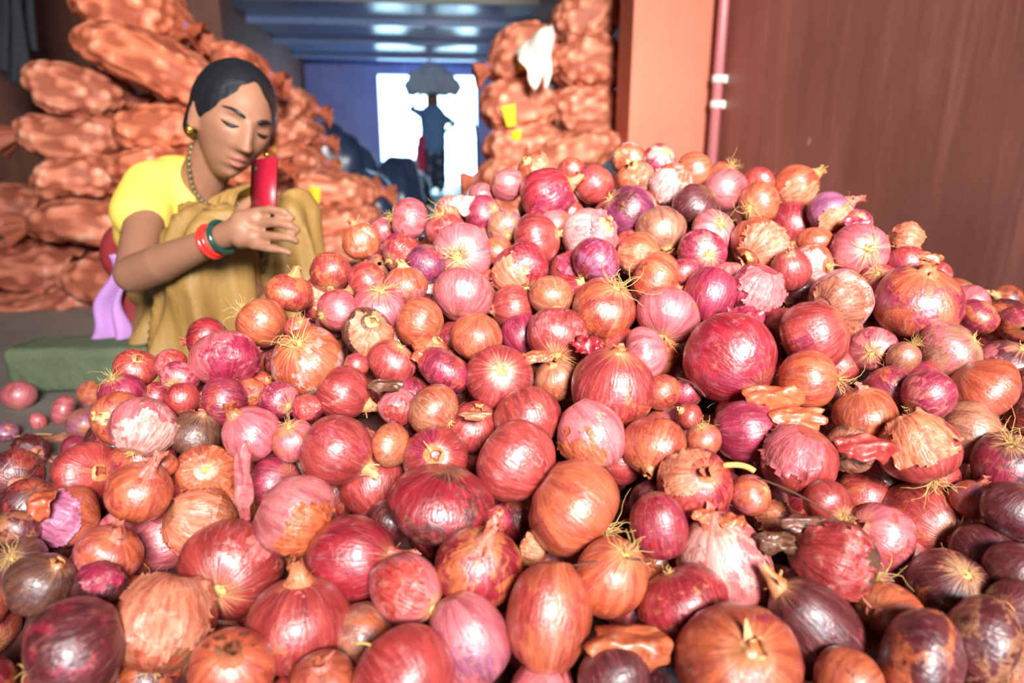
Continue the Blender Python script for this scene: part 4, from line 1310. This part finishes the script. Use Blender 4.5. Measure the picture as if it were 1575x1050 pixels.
def flake(i, x, y, w, h, c, L):
    rs = random.Random(300 + i)
    d = plane_depth(y) * 0.955
    if x < 100 and y < 710: d = CAM.z / -(FW + (x - 787.5) / F * RT - (y - 525.0) / F * UP).z * .985
    W_, H_ = w * 1.12 * d / F, h * 1.25 * d / F
    o3 = Vector((rs.uniform(-9, 9), rs.uniform(-9, 9), 0))
    vert = h > w or (w > 110 and h < 30)
    nrm = (-FW * .6 + Vector((0, 0, 1)) * .7).normalized()
    ex = RT.copy()
    if w > 110 and h < 30: ex = (Vector((0, 0, 1)) + RT * .12 - FW * .1).normalized(); nrm = -FW
    ey = nrm.cross(ex).normalized()
    bend = rs.uniform(.35, .9)
    def fn(u, v):
        a, b = u * 2 - 1, v * 2 - 1
        k = 1 + .35 * noise.noise(Vector((a * 1.5, b * 1.5, i)) + o3)
        rr = max(abs(a), abs(b)); dd = math.hypot(a, b) or 1
        a, b = a * rr / dd * k, b * rr / dd * k                      # square -> disc
        z = -bend * b * b * H_ * .6 - .25 * a * a * W_ * .3 + noise.noise(Vector((a * 1.7, b * 1.7, 0)) + o3) * min(W_, H_) * .26 + noise.noise(Vector((a * 5, b * 5, 4)) + o3) * min(W_, H_) * .05
        return Vector(ex * a * W_ / 2 + ey * b * H_ / 2 + nrm * z)
    o = MB().grid(fn, 19, 19).build('onion_skin', M['flake'], loc=P(x, y, d))
    o.color = jit(srgb(*CN[c]))
    sm = o.modifiers.new('thickness', 'SOLIDIFY'); sm.thickness = .0006
    tag(o, L, 'onion skin', 'loose onion skins')
for i, f in enumerate(FL): flake(i, *f)
M['stalk'] = simple('dark_stalk', srgb(88, 58, 44), 0.7, 30, 0.3)
for i, (x0, y0, x1, y1, L) in enumerate([(1112, 716, 1160, 724, 'short yellow straw beside the wrinkled crimson onion'), (1040, 580, 1085, 610, 'thin curved straw beside the biggest crimson onion'),
     (1165, 735, 1290, 800, 'long dark stalk lying across the lower slope, right'), (20, 672, 80, 668, 'thin straw lying on the floor, far left'),
     (545, 990, 580, 1002, 'short straw at the front edge, left of centre'), (880, 870, 1000, 862, 'dark wiry stalk above the copper onion near the front')]):
    d0, d1 = plane_depth(y0) * .95, plane_depth(y1) * .95
    if x0 < 100: d0, d1 = 1.20, 1.21
    a, b = P(x0, y0, d0), P(x1, y1, d1); m = (a + b) / 2 + Vector((0, 0, .012))
    wd = .0028 if i == 0 else .0009
    mm = m + Vector((.004, 0, -.006)); o = MB().tube([a * (1 - t_) ** 2 + mm * 2 * t_ * (1 - t_) + b * t_ * t_ for t_ in np.linspace(0, 1, 9)], wd, 6).build('straw', M['straw'] if i in (0, 3, 4) else M['stalk'])
    tag(o, L, 'straw', 'straws on the heap')

# ------------------------------------------------------------------ far end of the store
M['dkcloth'] = simple('dark_cloth', srgb(40, 44, 50), 0.85, 8, 0.3)
M['tarp'] = simple('dark_tarpaulin', srgb(52, 68, 98), 0.28, 5, 0.3, 0.4, 0.6)
# porter in the doorway carrying a sack on the head
M['hazed_blue_shirt'] = simple('hazed_blue_shirt', srgb(96, 140, 190), 0.8, 8, 0.2)  # clothes lightened: bluish doorway haze painted into the colour
M['brown_skin'] = simple('brown_skin', srgb(120, 82, 62), 0.55, 6, 0.1)
M['red_cloth'] = simple('red_cloth', srgb(196, 60, 96), 0.8, 8, 0.2)
M['grey_sack'] = simple('grey_jute', srgb(170, 188, 206), 0.9, 30, 0.2, 0.3)
def porter(X, Y):
    root = tag(empty('person', (X, Y, 0)), 'porter in dark blue standing in the bright doorway with a load on the head', 'person')
    blob('body', M['brown_skin'], [((-.10, 0, .06), (-.09, 0, .5), .05, .06), ((-.09, 0, .5), (-.08, 0, .92), .065, .09), ((.10, .08, .06), (.09, .04, .5), .05, .06), ((.09, .04, .5), (.08, 0, .92), .065, .09),
        ((-.10, -.10, .04), (-.10, .02, .05), .035, .045), ((.10, .0, .04), (.10, .10, .05), .035, .045),
        ((0, 0, .92), (0, 0, 1.30), .13, .15), ((0, 0, 1.3), (0, 0, 1.50), .08, .075), ((0, -.01, 1.53), (0, -.01, 1.62), .105, .11),
        ((-.17, 0, 1.36), (-.38, -.05, 1.45), .05, .045), ((-.38, -.05, 1.45), (-.20, -.03, 1.70), .042, .03), ((-.20, -.03, 1.70), (-.16, -.03, 1.76), .03, .02),
        ((.17, 0, 1.36), (.36, -.04, 1.22), .05, .045), ((.36, -.04, 1.22), (.22, -.14, 1.08), .042, .032)], root, .018)
    blob('shirt', M['hazed_blue_shirt'], [((0, 0, .88), (0, 0, 1.32), .21, .24), ((-.13, 0, 1.37), (-.28, -.03, 1.42), .075, .07), ((.13, 0, 1.37), (.28, -.03, 1.28), .075, .07)], root, .02, .015)
    blob('trousers', M['tarp'], [((-.095, 0, .16), (-.085, 0, .9), .10, .14), ((.10, .06, .16), (.085, 0, .9), .10, .14)], root, .02, .015)
    blob('hair', M['dkcloth'], [((0, .03, 1.58), (0, .01, 1.66), .115, .11)], root, .015)
    sk = blob('jute_sack', M['grey_sack'], [((-.34, 0, 1.86), (.36, 0, 1.86), .15, .15), ((-.24, 0, 2.0), (.26, 0, 1.98), .15, .15), ((-.06, 0, 2.12), (.12, 0, 2.10), .13, .13)], None, .02, .05)
    sk.location = (X, Y, -.02)
    tag(sk, 'pale bulging jute sack carried on the porter\'s head in the doorway', 'sack')
    rc = blob('red_cloth', M['red_cloth'], [((-.22, -.20, .95), (-.26, -.22, .42), .07, .10)], root, .015, .02)
porter(-.10, 12.2)

# gate frame at the right of the doorway
g = tag(empty('gate_frame', (0, 12.6, 0)), 'dark steel gate frame with an arched bar at the right of the doorway', 'gate')
def bar(pts, r=.02): MB().tube(pts, r, 8).build('bar', M['steel'], g)
bar([(.30, 0, 0), (.30, 0, 1.38)]); bar([(.48, 0, 0), (.48, 0, 1.40)], .014)
bar([(.30, 0, 1.38), (.45, 0, 1.40), (.58, 0, 1.36), (.66, 0, 1.22), (.69, 0, 1.0), (.69, 0, 0)], .03)
bar([(.30, 0, .9), (.69, 0, .9)], .014)

# dark covered goods in the middle distance
def covered(name, loc, sx, sy, sz, seed, label):
    mb = MB(); o3 = Vector((seed * 3.1, seed, 0))
    def fn(u, v):
        a = u * 6.283; ph = v * 1.57
        sg = lambda x, e: math.copysign(abs(x) ** e, x)
        p = Vector((sg(math.cos(a), .7) * math.cos(ph) ** .5 * sx, sg(math.sin(a), .7) * math.cos(ph) ** .5 * sy, math.sin(ph) * sz))
        k = noise.noise(p * 2.2 + o3) * .18 + noise.noise(p * 6 + o3) * .06 + .05 * math.sin(a * 9 + seed) * (1 - v)
        return p * (1 + k) if v > 0 else Vector((p.x * (1 + k), p.y * (1 + k), 0))
    mb.grid(fn, 60, 24, True)
    o = mb.build(name, M['tarp'], loc=loc)
    tag(o, label, 'covered goods')
covered('covered_goods', (-1.24, 7.2, 0), .58, .5, .86, 3, 'tall dark heap under tarpaulin left of the doorway')
covered('covered_goods', (-.52, 8.6, 0), .30, .38, .58, 8, 'lower dark heap under tarpaulin nearest the doorway')
covered('covered_goods', (-.58, 5.3, 0), .26, .35, .42, 5, 'small dark bundle behind the middle stack of sacks')

covered('covered_goods', (-.42, 9.4, 0), .30, .35, .46, 11, 'round dark bundle on the ground in front of the bright doorway')

# dark garments hanging on the left wall
def garment(name, x0, x1, ytop, ybot, d, seed, label):
    def fn(u, v):
        x = x0 + (x1 - x0) * u; y = ytop + (ybot - ytop) * v - 14 * math.sin(u * 3.14 + seed) * v
        q = P(x, y, d)
        return q + Vector((.025 * math.sin(u * 16 + seed + v * 2), .02 * math.sin(u * 11 + v * 3), 0))
    o = MB().grid(fn, 26, 20).build(name, M['dkcloth'])
    sm = o.modifiers.new('thickness', 'SOLIDIFY'); sm.thickness = .008
    tag(o, label, 'garment')
garment('hanging_garment', -50, 58, -140, 72, 3.0, 0.5, 'larger black garment hanging at the upper left corner')
garment('hanging_garment', -6, 36, -60, 116, 2.9, 2.0, 'narrow dark grey garment hanging lowest at the upper left corner')

bpy.data.scenes.remove(bpy.data.scenes['workbench'])
